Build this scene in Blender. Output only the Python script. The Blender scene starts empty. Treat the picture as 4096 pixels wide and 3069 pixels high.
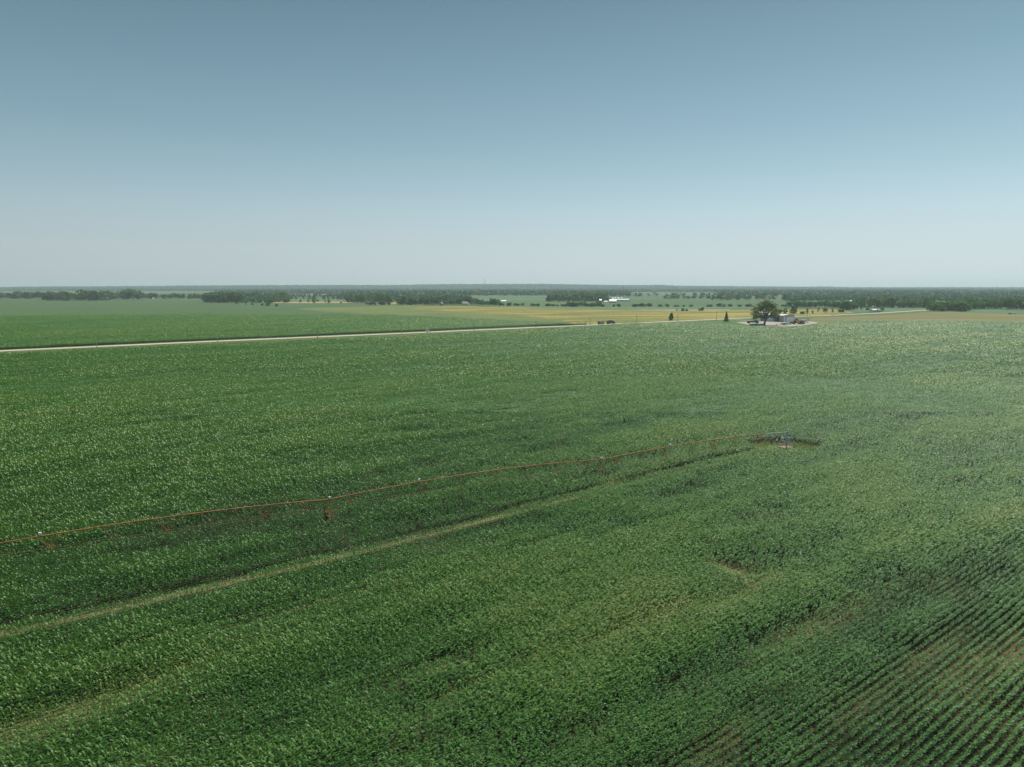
import bpy, bmesh, math, random
import numpy as np
from mathutils import Vector, Matrix

RNG = np.random.default_rng(7)
random.seed(7)
SC = bpy.context.scene
COL = SC.collection

# ------------------------------------------------------------------ camera geometry
F, H, Y0 = 2819.0, 38.0, 1146.0
PITCH = math.atan((1534.5 - Y0) / F)
ROW = math.atan2(2845.0, 3712.0)            # crop rows and road run this way (angle from +X)
RU = np.array([math.cos(ROW), math.sin(ROW)])
RV = np.array([-math.sin(ROW), math.cos(ROW)])

def ray(u, v):
    x = (u - 2048) / F
    y = (1534.5 - v) / F
    return (x, math.cos(PITCH) + y * math.sin(PITCH), -math.sin(PITCH) + y * math.cos(PITCH))

def gnd(u, v, z=0.0):
    d = ray(u, v)
    t = (z - H) / d[2]
    return np.array([d[0] * t, d[1] * t])

def mpp(p):                                  # metres per photo pixel at a ground point
    return math.hypot(p[0], p[1]) / F * 0.985

# ------------------------------------------------------------------ helpers
def tag(o, label=None, cat=None, group=None, kind=None):
    if label: o['label'] = label
    if cat: o['category'] = cat
    if group: o['group'] = group
    if kind: o['kind'] = kind
    return o

def link(o, parent=None):
    COL.objects.link(o)
    if parent is not None:
        o.parent = parent
    return o

def empty(name, loc, rz=0.0):
    o = bpy.data.objects.new(name, None)
    o.empty_display_size = 0.5
    o.location = (loc[0], loc[1], loc[2] if len(loc) > 2 else 0.0)
    o.rotation_euler = (0, 0, rz)
    return link(o)

def copy_tree(o, parent=None):
    c = o.copy()
    link(c)
    c.parent = parent
    for ch in list(o.children):
        if ch is not c:
            copy_tree(ch, c)
    return c

class MB:
    """collects shapes for ONE mesh object"""
    def __init__(self):
        self.bm = bmesh.new()
    def box(self, c, s, rz=0.0, taper=None):
        x, y, z = s[0] / 2, s[1] / 2, s[2] / 2
        vs = []
        for dz in (-1, 1):
            k = taper if (taper and dz > 0) else (1, 1)
            for dx, dy in ((-1, -1), (1, -1), (1, 1), (-1, 1)):
                p = Vector((dx * x * k[0], dy * y * k[1], dz * z))
                if rz: p.rotate(Matrix.Rotation(rz, 3, 'Z'))
                vs.append(self.bm.verts.new(p + Vector(c)))
        for f in ((3, 2, 1, 0), (4, 5, 6, 7), (0, 1, 5, 4), (1, 2, 6, 5), (2, 3, 7, 6), (3, 0, 4, 7)):
            self.bm.faces.new([vs[i] for i in f])
        return self
    def tube(self, a, b, r0, r1=None, n=8, cap=True):
        a, b = Vector(a), Vector(b)
        r1 = r0 if r1 is None else r1
        d = (b - a).normalized()
        up = Vector((0, 0, 1)) if abs(d.z) < 0.95 else Vector((1, 0, 0))
        s = d.cross(up).normalized()
        t = s.cross(d)
        A, B = [], []
        for i in range(n):
            w = 2 * math.pi * i / n
            o = s * math.cos(w) + t * math.sin(w)
            A.append(self.bm.verts.new(a + o * r0))
            B.append(self.bm.verts.new(b + o * r1))
        for i in range(n):
            j = (i + 1) % n
            self.bm.faces.new((A[i], A[j], B[j], B[i]))
        if cap:
            self.bm.faces.new(A[::-1]); self.bm.faces.new(B)
        return self
    def path(self, pts, rs, n=8):
        for i in range(len(pts) - 1):
            self.tube(pts[i], pts[i + 1], rs[i], rs[i + 1], n)
        return self
    def prism(self, prof, y0, y1, inset=None):
        """side profile [(x, z)] extruded from y0 to y1; inset(x, z) -> metres moved inwards"""
        A, B = [], []
        for x, z in prof:
            k = inset(x, z) if inset else 0.0
            A.append(self.bm.verts.new((x, y0 + k, z)))
            B.append(self.bm.verts.new((x, y1 - k, z)))
        n = len(prof)
        for i in range(n):
            j = (i + 1) % n
            self.bm.faces.new((A[i], A[j], B[j], B[i]))
        self.bm.faces.new(A[::-1]); self.bm.faces.new(B)
        return self
    def cone(self, c, r, h, n=20, r2=0.0):
        return self.tube(c, (c[0], c[1], c[2] + h), r, max(r2, 0.01), n)
    def bevel(self, w=0.03, seg=2):
        bmesh.ops.remove_doubles(self.bm, verts=self.bm.verts, dist=1e-5)
        bmesh.ops.bevel(self.bm, geom=list(self.bm.edges), offset=w, segments=seg, affect='EDGES', clamp_overlap=True)
        return self
    def build(self, name, mat, parent=None, smooth=False):
        bmesh.ops.recalc_face_normals(self.bm, faces=self.bm.faces)
        me = bpy.data.meshes.new(name)
        self.bm.to_mesh(me); self.bm.free()
        me.materials.append(mat)
        if smooth:
            me.polygons.foreach_set('use_smooth', [True] * len(me.polygons))
        return link(bpy.data.objects.new(name, me), parent)

def mesh_from(name, verts, quads, mat, tint=None, smooth=True):
    """big mesh from numpy arrays: verts (n,3), quads (m,4)"""
    me = bpy.data.meshes.new(name)
    nv, nf = len(verts), len(quads)
    me.vertices.add(nv)
    me.vertices.foreach_set('co', np.ascontiguousarray(verts, dtype=np.float32).ravel())
    me.loops.add(nf * 4)
    me.loops.foreach_set('vertex_index', np.ascontiguousarray(quads, dtype=np.int32).ravel())
    me.polygons.add(nf)
    me.polygons.foreach_set('loop_start', np.arange(0, nf * 4, 4, dtype=np.int32))
    if smooth:
        me.polygons.foreach_set('use_smooth', np.ones(nf, dtype=bool))
    if tint is not None:
        a = me.attributes.new('tint', 'FLOAT', 'POINT')
        a.data.foreach_set('value', np.ascontiguousarray(tint, dtype=np.float32))
    for m in (mat if isinstance(mat, (list, tuple)) else [mat]):
        me.materials.append(m)
    me.update(calc_edges=True)
    return me

def inpoly(P, poly):
    x, y = P[:, 0], P[:, 1]
    r = np.zeros(len(P), bool)
    n = len(poly)
    for i in range(n):
        x1, y1 = poly[i]; x2, y2 = poly[(i + 1) % n]
        if y1 == y2: continue
        c = ((y1 > y) != (y2 > y)) & (x < (x2 - x1) * (y - y1) / (y2 - y1) + x1)
        r ^= c
    return r

_perm = np.random.default_rng(3).random((256, 256))
def vnoise(x, y):
    xi, yi = np.floor(x).astype(int), np.floor(y).astype(int)
    fx, fy = x - xi, y - yi
    fx = fx * fx * (3 - 2 * fx); fy = fy * fy * (3 - 2 * fy)
    a = _perm[xi % 256, yi % 256]; b = _perm[(xi + 1) % 256, yi % 256]
    c = _perm[xi % 256, (yi + 1) % 256]; d = _perm[(xi + 1) % 256, (yi + 1) % 256]
    return (a * (1 - fx) + b * fx) * (1 - fy) + (c * (1 - fx) + d * fx) * fy
def fbm(x, y, n=4):
    s, a, t = 0, 1.0, 0
    for i in range(n):
        s = s + a * vnoise(x * 2 ** i + 17.3 * i, y * 2 ** i + 9.1 * i); t += a; a *= 0.5
    return s / t

# ------------------------------------------------------------------ materials
def new_mat(name):
    m = bpy.data.materials.new(name); m.use_nodes = True
    nt = m.node_tree
    return m, nt, nt.nodes, nt.links, nt.nodes['Principled BSDF']

def ramp(N, stops):
    r = N.new('ShaderNodeValToRGB')
    e = r.color_ramp.elements
    e[0].position, e[0].color = stops[0][0], (*stops[0][1], 1)
    e[1].position, e[1].color = stops[-1][0], (*stops[-1][1], 1)
    for p, c in stops[1:-1]:
        k = e.new(p); k.color = (*c, 1)
    return r

def plain(name, col, rough=0.6, metal=0.0, var=0.25, scale=3.0):
    """paint / metal / wood with a little procedural unevenness"""
    m, nt, N, L, b = new_mat(name)
    tc = N.new('ShaderNodeTexCoord'); nz = N.new('ShaderNodeTexNoise')
    nz.inputs['Scale'].default_value = scale; nz.inputs['Detail'].default_value = 5
    L.new(tc.outputs['Object'], nz.inputs['Vector'])
    r = ramp(N, [(0.3, tuple(c * (1 - var) for c in col)), (0.7, tuple(min(1, c * (1 + var)) for c in col))])
    L.new(nz.outputs['Fac'], r.inputs['Fac']); L.new(r.outputs['Color'], b.inputs['Base Color'])
    b.inputs['Roughness'].default_value = rough; b.inputs['Metallic'].default_value = metal
    return m

def land(name, stops, scale=(1, 1), detail=6, fine=1.5, rough=0.9, rot=0.0, bump=0.3, fine_amt=0.5):
    """field ground: world-space noise stretched along the field, plus fine speckle"""
    m, nt, N, L, b = new_mat(name)
    g = N.new('ShaderNodeNewGeometry')
    mp = N.new('ShaderNodeMapping'); mp.vector_type = 'TEXTURE'
    mp.inputs['Rotation'].default_value = (0, 0, rot)
    mp.inputs['Scale'].default_value = (scale[0], scale[1], 10)
    L.new(g.outputs['Position'], mp.inputs['Vector'])
    n1 = N.new('ShaderNodeTexNoise'); n1.inputs['Scale'].default_value = 1; n1.inputs['Detail'].default_value = detail
    n1.inputs['Roughness'].default_value = 0.62
    L.new(mp.outputs['Vector'], n1.inputs['Vector'])
    n2 = N.new('ShaderNodeTexNoise'); n2.inputs['Scale'].default_value = 1 / fine; n2.inputs['Detail'].default_value = 4
    L.new(g.outputs['Position'], n2.inputs['Vector'])
    ma = N.new('ShaderNodeMath'); ma.operation = 'MULTIPLY_ADD'
    sb = N.new('ShaderNodeMath'); sb.operation = 'SUBTRACT'; sb.inputs[1].default_value = 0.5
    L.new(n2.outputs['Fac'], sb.inputs[0])
    L.new(sb.outputs[0], ma.inputs[0]); ma.inputs[1].default_value = fine_amt
    L.new(n1.outputs['Fac'], ma.inputs[2])
    r = ramp(N, stops)
    L.new(ma.outputs[0], r.inputs['Fac']); L.new(r.outputs['Color'], b.inputs['Base Color'])
    b.inputs['Roughness'].default_value = rough
    b.inputs['Specular IOR Level'].default_value = 0.15
    if bump:
        bp = N.new('ShaderNodeBump'); bp.inputs['Strength'].default_value = bump; bp.inputs['Distance'].default_value = 0.6
        L.new(n2.outputs['Fac'], bp.inputs['Height']); L.new(bp.outputs['Normal'], b.inputs['Normal'])
    return m

def leafmat(name, stops, rough=0.45, spec=0.5, trans=0.3, tcol=(0.10, 0.22, 0.03), objvar=0.0):
    m, nt, N, L, b = new_mat(name)
    at = N.new('ShaderNodeAttribute'); at.attribute_name = 'tint'
    fac = at.outputs['Fac']
    if objvar:
        oi = N.new('ShaderNodeObjectInfo')
        s = N.new('ShaderNodeMath'); s.operation = 'SUBTRACT'; s.inputs[1].default_value = 0.5
        L.new(oi.outputs['Random'], s.inputs[0])
        q = N.new('ShaderNodeMath'); q.operation = 'MULTIPLY_ADD'; q.inputs[1].default_value = objvar
        L.new(s.outputs[0], q.inputs[0]); L.new(fac, q.inputs[2]); fac = q.outputs[0]
    r = ramp(N, stops)
    L.new(fac, r.inputs['Fac']); L.new(r.outputs['Color'], b.inputs['Base Color'])
    b.inputs['Roughness'].default_value = rough
    b.inputs['Specular IOR Level'].default_value = spec
    if trans:
        t = N.new('ShaderNodeBsdfTranslucent')
        mul = N.new('ShaderNodeMix'); mul.data_type = 'RGBA'; mul.blend_type = 'MULTIPLY'
        mul.inputs[0].default_value = 0.0
        t.inputs['Color'].default_value = (*tcol, 1)
        mx = N.new('ShaderNodeMixShader'); mx.inputs[0].default_value = trans
        L.new(b.outputs[0], mx.inputs[1]); L.new(t.outputs[0], mx.inputs[2])
        L.new(mx.outputs[0], N['Material Output'].inputs['Surface'])
    return m

M = {}
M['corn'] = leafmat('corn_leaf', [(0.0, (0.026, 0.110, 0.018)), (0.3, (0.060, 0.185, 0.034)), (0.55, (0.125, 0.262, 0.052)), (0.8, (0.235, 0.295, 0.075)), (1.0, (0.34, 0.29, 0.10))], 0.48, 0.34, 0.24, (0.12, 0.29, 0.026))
M['corn_far'] = M['corn']
M['crown'] = leafmat('tree_leaf', [(0.0, (0.040, 0.115, 0.028)), (0.5, (0.090, 0.195, 0.046)), (1.0, (0.19, 0.25, 0.07))], 0.6, 0.2, 0.32, (0.12, 0.25, 0.03), objvar=0.9)
M['crown_oak'] = leafmat('cottonwood_leaf', [(0.0, (0.06, 0.098, 0.028)), (0.5, (0.11, 0.155, 0.042)), (1.0, (0.20, 0.22, 0.08))], 0.55, 0.25, 0.38, (0.13, 0.19, 0.025))
M['needle'] = leafmat('conifer_needle', [(0.0, (0.012, 0.032, 0.018)), (1.0, (0.035, 0.060, 0.028))], 0.6, 0.3, 0.1)
M['wood_far'] = leafmat('woodland_leaf', [(0.0, (0.028, 0.105, 0.030)), (0.5, (0.058, 0.180, 0.044)), (1.0, (0.13, 0.22, 0.060))], 0.7, 0.2, 0.0)
M['bark'] = plain('bark', (0.11, 0.085, 0.065), 0.9, var=0.4, scale=2)
M['soil'] = land('soil', [(0.3, (0.19, 0.145, 0.070)), (0.7, (0.33, 0.265, 0.14))], (6, 6), fine=0.4, bump=0.5)
M['soil_shade'] = land('shaded_weedy_soil', [(0.3, (0.010, 0.020, 0.007)), (0.6, (0.016, 0.026, 0.009)), (0.8, (0.04, 0.042, 0.018))], (6, 6), fine=0.4, bump=0.5)  # weedy soil colour darkened to paint in the shade under the corn
M['valley'] = land('valley_grass', [(0.3, (0.045, 0.085, 0.03)), (0.55, (0.075, 0.125, 0.045)), (0.75, (0.12, 0.14, 0.06))], (500, 160), fine=12, bump=0.0)
M['soy'] = land('soybean_rows', [(0.3, (0.040, 0.090, 0.028)), (0.5, (0.062, 0.122, 0.038)), (0.72, (0.105, 0.155, 0.052))], (110, 9), fine=3, rot=ROW, bump=0.8, fine_amt=0.8)
M['soy_blue'] = land('young_crop', [(0.3, (0.065, 0.14, 0.06)), (0.7, (0.10, 0.18, 0.085))], (300, 60), fine=4, bump=0.4)
M['pasture'] = land('dry_pasture', [(0.34, (0.085, 0.125, 0.032)), (0.47, (0.165, 0.170, 0.036)), (0.55, (0.275, 0.225, 0.045)), (0.65, (0.42, 0.31, 0.070)), (0.8, (0.46, 0.34, 0.09))], (170, 46), detail=9, fine=4, bump=0.6, fine_amt=0.5, rot=0.16)
M['pasture2'] = land('cut_hay', [(0.30, (0.10, 0.125, 0.035)), (0.5, (0.165, 0.165, 0.055)), (0.66, (0.24, 0.205, 0.085)), (0.8, (0.30, 0.22, 0.12))], (200, 26), fine=2.5, bump=0.5, fine_amt=0.3)
M['wheat'] = land('ripe_wheat', [(0.3, (0.34, 0.26, 0.10)), (0.7, (0.46, 0.34, 0.15))], (120, 30), fine=3, bump=0.2)
M['verge'] = land('verge_grass', [(0.3, (0.055, 0.10, 0.028)), (0.55, (0.10, 0.14, 0.04)), (0.75, (0.19, 0.17, 0.07))], (25, 5), fine=1.0, rot=ROW, bump=0.7)
M['lawn'] = land('lawn_grass', [(0.3, (0.06, 0.12, 0.03)), (0.7, (0.10, 0.16, 0.045))], (14, 14), fine=0.8, bump=0.5)
M['gravel'] = land('gravel', [(0.3, (0.44, 0.39, 0.29)), (0.7, (0.60, 0.54, 0.42))], (18, 3), fine=0.6, rot=ROW, bump=0.2, fine_amt=0.3)
M['yard'] = land('yard_gravel', [(0.3, (0.29, 0.255, 0.20)), (0.7, (0.44, 0.395, 0.32))], (9, 9), fine=0.8, bump=0.2)
M['rust'] = plain('rusty_pipe', (0.44, 0.15, 0.055), 0.75, 0.1, 0.35, 1.2)
M['rust_dark'] = plain('rusty_strut', (0.27, 0.15, 0.075), 0.8, 0.1, 0.35, 1.2)
M['galv'] = plain('galvanised', (0.40, 0.43, 0.44), 0.45, 0.35, 0.15, 2)
M['box_white'] = plain('white_enamel', (0.80, 0.80, 0.77), 0.4, 0, 0.05)
M['panel_blue'] = plain('pale_blue_enamel', (0.42, 0.56, 0.68), 0.4, 0, 0.1)
M['dark'] = plain('dark_iron', (0.035, 0.037, 0.04), 0.55, 0.2, 0.3)
M['concrete'] = plain('concrete', (0.34, 0.20, 0.14), 0.9, 0, 0.25, 1.5)
M['tyre'] = plain('tyre_rubber', (0.022, 0.022, 0.023), 0.85, 0, 0.2)
M['glass'] = plain('dark_glass', (0.02, 0.025, 0.03), 0.08, 0, 0.1)
M['white'] = plain('white_paint', (0.80, 0.80, 0.79), 0.3, 0, 0.04)
M['red_lamp'] = plain('red_lens', (0.35, 0.02, 0.02), 0.2, 0, 0.1)
M['clear_lamp'] = plain('clear_lens', (0.75, 0.77, 0.78), 0.12, 0, 0.05)
M['blue'] = plain('blue_paint', (0.035, 0.06, 0.22), 0.3, 0, 0.1)
M['grainbox'] = plain('grey_planks', (0.13, 0.12, 0.095), 0.8, 0, 0.35, 1)
M['tan'] = plain('tan_planks', (0.30, 0.25, 0.16), 0.8, 0, 0.3, 1)
M['chrome'] = plain('bright_metal', (0.6, 0.6, 0.6), 0.25, 0.8, 0.1)
M['green_dark'] = plain('dark_green_paint', (0.045, 0.085, 0.075), 0.45, 0, 0.2)
M['teal'] = plain('pale_teal_paint', (0.20, 0.36, 0.34), 0.5, 0, 0.15)
M['maroon'] = plain('maroon_paint', (0.16, 0.03, 0.035), 0.4, 0, 0.2)
M['yellow'] = plain('faded_yellow_paint', (0.55, 0.30, 0.06), 0.5, 0, 0.2)
M['shed_wall'] = plain('grey_sheet_wall', (0.40, 0.39, 0.38), 0.6, 0.1, 0.08, 0.3)
M['shed_side'] = plain('weathered_grey_wall', (0.33, 0.31, 0.30), 0.65, 0.1, 0.15, 0.3)
M['shed_roof'] = plain('grey_sheet_roof', (0.45, 0.45, 0.45), 0.5, 0.2, 0.1, 0.3)
M['roof_white'] = plain('white_sheet_roof', (0.84, 0.85, 0.85), 0.45, 0.0, 0.05, 0.5)
M['wall_white'] = plain('white_siding', (0.70, 0.70, 0.68), 0.6, 0, 0.06, 0.5)
M['wall_blue'] = plain('pale_blue_siding', (0.68, 0.73, 0.76), 0.6, 0, 0.06, 0.5)
M['wall_dark'] = plain('dark_siding', (0.13, 0.15, 0.15), 0.7, 0, 0.15, 0.5)
M['wall_red'] = plain('red_barn_boards', (0.30, 0.035, 0.03), 0.7, 0, 0.2, 0.5)
M['wall_green'] = plain('grey_green_siding', (0.19, 0.27, 0.23), 0.7, 0, 0.1, 0.5)
M['wall_tan'] = plain('tan_siding', (0.50, 0.42, 0.28), 0.7, 0, 0.1, 0.5)
M['roof_grey'] = plain('grey_shingles', (0.30, 0.28, 0.27), 0.85, 0, 0.2, 0.8)
M['roof_yellow'] = plain('cream_roof', (0.66, 0.62, 0.40), 0.6, 0, 0.08, 0.5)
M['polewood'] = plain('pole_wood', (0.33, 0.26, 0.17), 0.9, 0, 0.25, 1)
M['polewood_pale'] = plain('pale_pole_wood', (0.48, 0.44, 0.35), 0.9, 0, 0.2, 1)
M['polewood_orange'] = plain('orange_pole_wood', (0.42, 0.22, 0.08), 0.9, 0, 0.25, 1)
M['steel_tower'] = plain('grey_lattice', (0.34, 0.38, 0.41), 0.5, 0.4, 0.1)
M['hill'] = land('wooded_hill', [(0.35, (0.045, 0.11, 0.042)), (0.55, (0.062, 0.14, 0.05)), (0.72, (0.11, 0.17, 0.07))], (260, 260), fine=30, bump=0.0)
M['skin'] = plain('skin', (0.45, 0.28, 0.2), 0.6)

# ------------------------------------------------------------------ world, sun, camera, haze
SUN_AZ, SUN_EL = math.radians(20), math.radians(55)     # azimuth from the view direction towards the right
sun_dir = Vector((math.sin(SUN_AZ) * math.cos(SUN_EL), math.cos(SUN_AZ) * math.cos(SUN_EL), math.sin(SUN_EL)))
W = bpy.data.worlds.new('World'); SC.world = W; W.use_nodes = True
wn, wl = W.node_tree.nodes, W.node_tree.links
bg = wn['Background']
sky = wn.new('ShaderNodeTexSky'); sky.sky_type = 'NISHITA'; sky.sun_disc = False
sky.sun_elevation = SUN_EL; sky.sun_rotation = SUN_AZ
sky.altitude = 0; sky.air_density = 1.0; sky.dust_density = 1.2; sky.ozone_density = 1.5
# colour of the sky by height above the horizon, laid over the physical sky
tcw = wn.new('ShaderNodeTexCoord'); sep = wn.new('ShaderNodeSeparateXYZ'); wl.new(tcw.outputs['Generated'], sep.inputs[0])
sr = wn.new('ShaderNodeValToRGB')
cr0 = sr.color_ramp
stops = [(0.0, (0.525, 0.63, 0.665)), (0.053, (0.498, 0.606, 0.645)), (0.10, (0.43, 0.575, 0.632)), (0.148, (0.328, 0.492, 0.562)), (0.20, (0.250, 0.405, 0.482)), (0.27, (0.180, 0.318, 0.388)), (0.354, (0.118, 0.230, 0.285)), (0.5, (0.12, 0.22, 0.28)), (1.0, (0.09, 0.17, 0.24))]
cr0.elements[0].position, cr0.elements[0].color = stops[0][0], (*stops[0][1], 1)
cr0.elements[1].position, cr0.elements[1].color = stops[-1][0], (*stops[-1][1], 1)
for p_, c_ in stops[1:-1]:
    e_ = cr0.elements.new(p_); e_.color = (*c_, 1)
wl.new(sep.outputs['Z'], sr.inputs['Fac'])
sc_ = wn.new('ShaderNodeMix'); sc_.data_type = 'RGBA'; sc_.blend_type = 'MULTIPLY'; sc_.inputs[0].default_value = 1.0
SKY_STRENGTH = 0.09
lx = wn.new('ShaderNodeMapRange'); lx.inputs[1].default_value = -0.6; lx.inputs[2].default_value = 0.6
lx.inputs[3].default_value = 0.90 / SKY_STRENGTH; lx.inputs[4].default_value = 1.24 / SKY_STRENGTH
wl.new(sep.outputs['X'], lx.inputs[0]); wl.new(lx.outputs[0], sc_.inputs[7])
wl.new(sr.outputs['Color'], sc_.inputs[6])
mixs = wn.new('ShaderNodeMix'); mixs.data_type = 'RGBA'; mixs.inputs[0].default_value = 0.86
wl.new(sky.outputs[0], mixs.inputs[6]); wl.new(sc_.outputs[2], mixs.inputs[7])
wl.new(mixs.outputs[2], bg.inputs['Color']); bg.inputs['Strength'].default_value = SKY_STRENGTH

sl = bpy.data.lights.new('sun', 'SUN'); sl.energy = 4.8; sl.angle = math.radians(0.55); sl.color = (1.0, 0.95, 0.87)
so = bpy.data.objects.new('sun', sl); link(so); so.rotation_euler = sun_dir.to_track_quat('Z', 'Y').to_euler()
so.location = (0, 0, 400)

cam = bpy.data.cameras.new('camera'); co = link(bpy.data.objects.new('camera', cam))
cam.sensor_fit = 'HORIZONTAL'; cam.sensor_width = 36; cam.lens = 36 * F / 4096
cam.clip_start = 0.5; cam.clip_end = 60000
co.location = (0, 0, H); co.rotation_euler = (math.pi / 2 - PITCH, 0, 0)
SC.camera = co

SC.view_settings.view_transform = 'Standard'; SC.view_settings.look = 'None'
SC.view_settings.exposure = 0.0; SC.view_settings.gamma = 1.0
cy = SC.cycles
cy.max_bounces = 5; cy.diffuse_bounces = 2; cy.glossy_bounces = 2; cy.transmission_bounces = 3; cy.volume_bounces = 0
cy.transparent_max_bounces = 4; cy.use_denoising = True; cy.caustics_reflective = False; cy.caustics_refractive = False
cy.sample_clamp_indirect = 4.0

GX, GY0, GY1 = 9500.0, -200.0, 12500.0
hz = MB(); hz.box((0, (GY0 + GY1) / 2, 52), (2 * GX + 400, GY1 - GY0 + 400, 108))
hm = bpy.data.materials.new('haze'); hm.use_nodes = True
for n in list(hm.node_tree.nodes):
    if n.type == 'BSDF_PRINCIPLED': hm.node_tree.nodes.remove(n)
pv = hm.node_tree.nodes.new('ShaderNodeVolumePrincipled')
pv.inputs['Color'].default_value = (0.78, 0.95, 0.97, 1); pv.inputs['Density'].default_value = 0.85e-4
pv.inputs['Anisotropy'].default_value = 0.25
hm.node_tree.links.new(pv.outputs[0], hm.node_tree.nodes['Material Output'].inputs['Volume'])
tag(hz.build('haze', hm), 'thin pale summer haze lying over the whole valley', 'haze', kind='stuff')

# ------------------------------------------------------------------ ground, fields, road
def sheet(name, pts, z, mat):
    bm = bmesh.new()
    f = bm.faces.new([bm.verts.new((p[0], p[1], z)) for p in pts])
    if f.normal.z < 0: f.normal_flip()
    bmesh.ops.triangulate(bm, faces=[f])
    me = bpy.data.meshes.new(name); bm.to_mesh(me); bm.free(); me.materials.append(mat)
    return tag(link(bpy.data.objects.new(name, me)), kind='structure')

def pxs(*q, z=0.0): return [gnd(u, v, z) for u, v in q]

sheet('ground', [(-GX, GY0), (GX, GY0), (GX, GY1), (-GX, GY1)], 0.0, M['valley'])

# road centre line (straight, parallel to the crop rows)
road_px = [(0, 1404.5), (850, 1366), (1700, 1330), (2400, 1299), (3000, 1272), (3300, 1263), (3500, 1254), (3715, 1240.5)]
rp = [gnd(*q) for q in road_px]
d0 = (rp[1] - rp[0]) / np.linalg.norm(rp[1] - rp[0])
rp = [rp[0] - d0 * 260] + rp
def strip(pts, w0, w1=None):
    w1 = w0 if w1 is None else w1
    L_, R_ = [], []
    for i, p in enumerate(pts):
        a = pts[max(i - 1, 0)]; b = pts[min(i + 1, len(pts) - 1)]
        t = (b - a) / np.linalg.norm(b - a); n = np.array([-t[1], t[0]])
        L_.append(p + n * w1); R_.append(p - n * w0)
    return R_ + L_[::-1]

sheet('soybean_field', pxs((-900, 1204), (0, 1204), (850, 1206), (1150, 1214), (1600, 1221.5), (1900, 1226), (2300, 1232), (1640, 1262), (1000, 1270), (0, 1262), (-900, 1262)), 0.02, M['soy'])
past = pxs((1180, 1234), (1420, 1226), (1620, 1222.5), (1830, 1224), (2000, 1228), (2300, 1235), (2500, 1239), (2760, 1241.5), (2990, 1239), (3130, 1237), (3330, 1238), (3420, 1250), (3300, 1266), (3000, 1279), (2400, 1306), (2330, 1309), (2100, 1300), (1700, 1270), (1400, 1252), (1250, 1244))
sheet('pasture', past, 0.03, M['pasture'])
M['pasture_green'] = land('green_pasture', [(0.32, (0.070, 0.115, 0.030)), (0.5, (0.125, 0.165, 0.042)), (0.66, (0.21, 0.205, 0.060)), (0.8, (0.30, 0.25, 0.08))], (150, 30), detail=8, fine=4, bump=0.6, rot=0.16)
sheet('meadow', pxs((1180, 1234), (1420, 1226), (1600, 1222.6), (1690, 1228), (1640, 1236), (1830, 1247), (2080, 1262), (2260, 1283), (2330, 1304), (2100, 1298), (1700, 1269), (1400, 1252), (1250, 1244)), 0.036, M['pasture_green'])
sheet('hay_field', pxs((3240, 1268), (3500, 1257), (3720, 1245), (3960, 1253), (4100, 1257), (4900, 1268), (4900, 1300), (3900, 1300), (3240, 1300)), 0.03, M['pasture2'])
sheet('tilled_strip', pxs((2490, 1239.2), (2920, 1238.6), (2920, 1240.6), (2700, 1241.5)), 0.05, M['yard'])
sheet('crop_strip', pxs((2000, 1224), (2320, 1227.5), (3020, 1227.5), (3020, 1233), (2760, 1238), (2500, 1237), (2300, 1234), (2000, 1227)), 0.045, M['soy_blue'])
sheet('green_field', pxs((2505, 1204), (2640, 1197), (3165, 1203), (3165, 1226), (2500, 1226), (2440, 1217)), 0.03, M['soy'])
sheet('green_field', pxs((1960, 1205), (2190, 1203), (2205, 1196), (2060, 1192), (1900, 1193), (1840, 1200)), 0.03, M['soy_blue'])
sheet('meadow', pxs((2020, 1206), (2200, 1207), (2420, 1214), (2420, 1224), (2050, 1221)), 0.025, M['lawn'])
sheet('green_field', pxs((1155, 1197), (1370, 1199), (1375, 1207), (1140, 1206)), 0.03, M['soy_blue'])
sheet('wheat_field', pxs((1085, 1209), (1410, 1207), (1412, 1212), (1220, 1213), (1090, 1212)), 0.035, M['wheat'])
sheet('wheat_field', pxs((1045, 1178.4), (1250, 1178.2), (1360, 1178.6), (1250, 1180.6), (1050, 1180)), 0.035, M['wheat'])
sheet('wheat_field', pxs((1563, 1211), (1592, 1210.5), (1594, 1215.5), (1566, 1215.5)), 0.05, M['wheat'])
sheet('far_field', pxs((0, 1168.5), (360, 1168), (760, 1167), (860, 1165.5), (860, 1167), (640, 1173), (360, 1173), (0, 1171)), 0.03, M['soy_blue'])
sheet('far_field', pxs((2530, 1172), (2660, 1171.5), (2850, 1176), (2640, 1178)), 0.03, M['soy_blue'])
sheet('far_field', pxs((1900, 1184), (2200, 1185), (2200, 1188.5), (1880, 1187.5)), 0.03, M['soy_blue'])
sheet('green_field', pxs((3880, 1237), (4900, 1243), (4900, 1266), (4100, 1256), (3960, 1252), (3860, 1249)), 0.02, M['soy_blue'])
sheet('green_field', pxs((3385, 1232), (3470, 1231), (3700, 1234), (3720, 1240), (3560, 1247), (3420, 1246)), 0.02, M['soy_blue'])

sheet('road_verge', strip(rp, 34, 11), 0.06, M['verge'])
sheet('road', strip(rp, 4.6, 4.6), 0.10, M['gravel'])
# farmyard lawn and gravel
sheet('lawn', pxs((2560, 1293), (2800, 1284), (2960, 1278), (3060, 1276), (3060, 1300), (2960, 1312), (2700, 1300)), 0.12, M['lawn'])
sheet('yard', pxs((2945, 1290.5), (2985, 1287), (3060, 1286), (3190, 1285), (3230, 1286), (3275, 1290), (3262, 1296), (3225, 1301), (3160, 1309), (3040, 1308), (2985, 1299)), 0.15, M['yard'])
sheet('driveway', strip([gnd(2900, 1277.5), gnd(2990, 1282), gnd(3040, 1288)], 2.4), 0.14, M['yard'])

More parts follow.
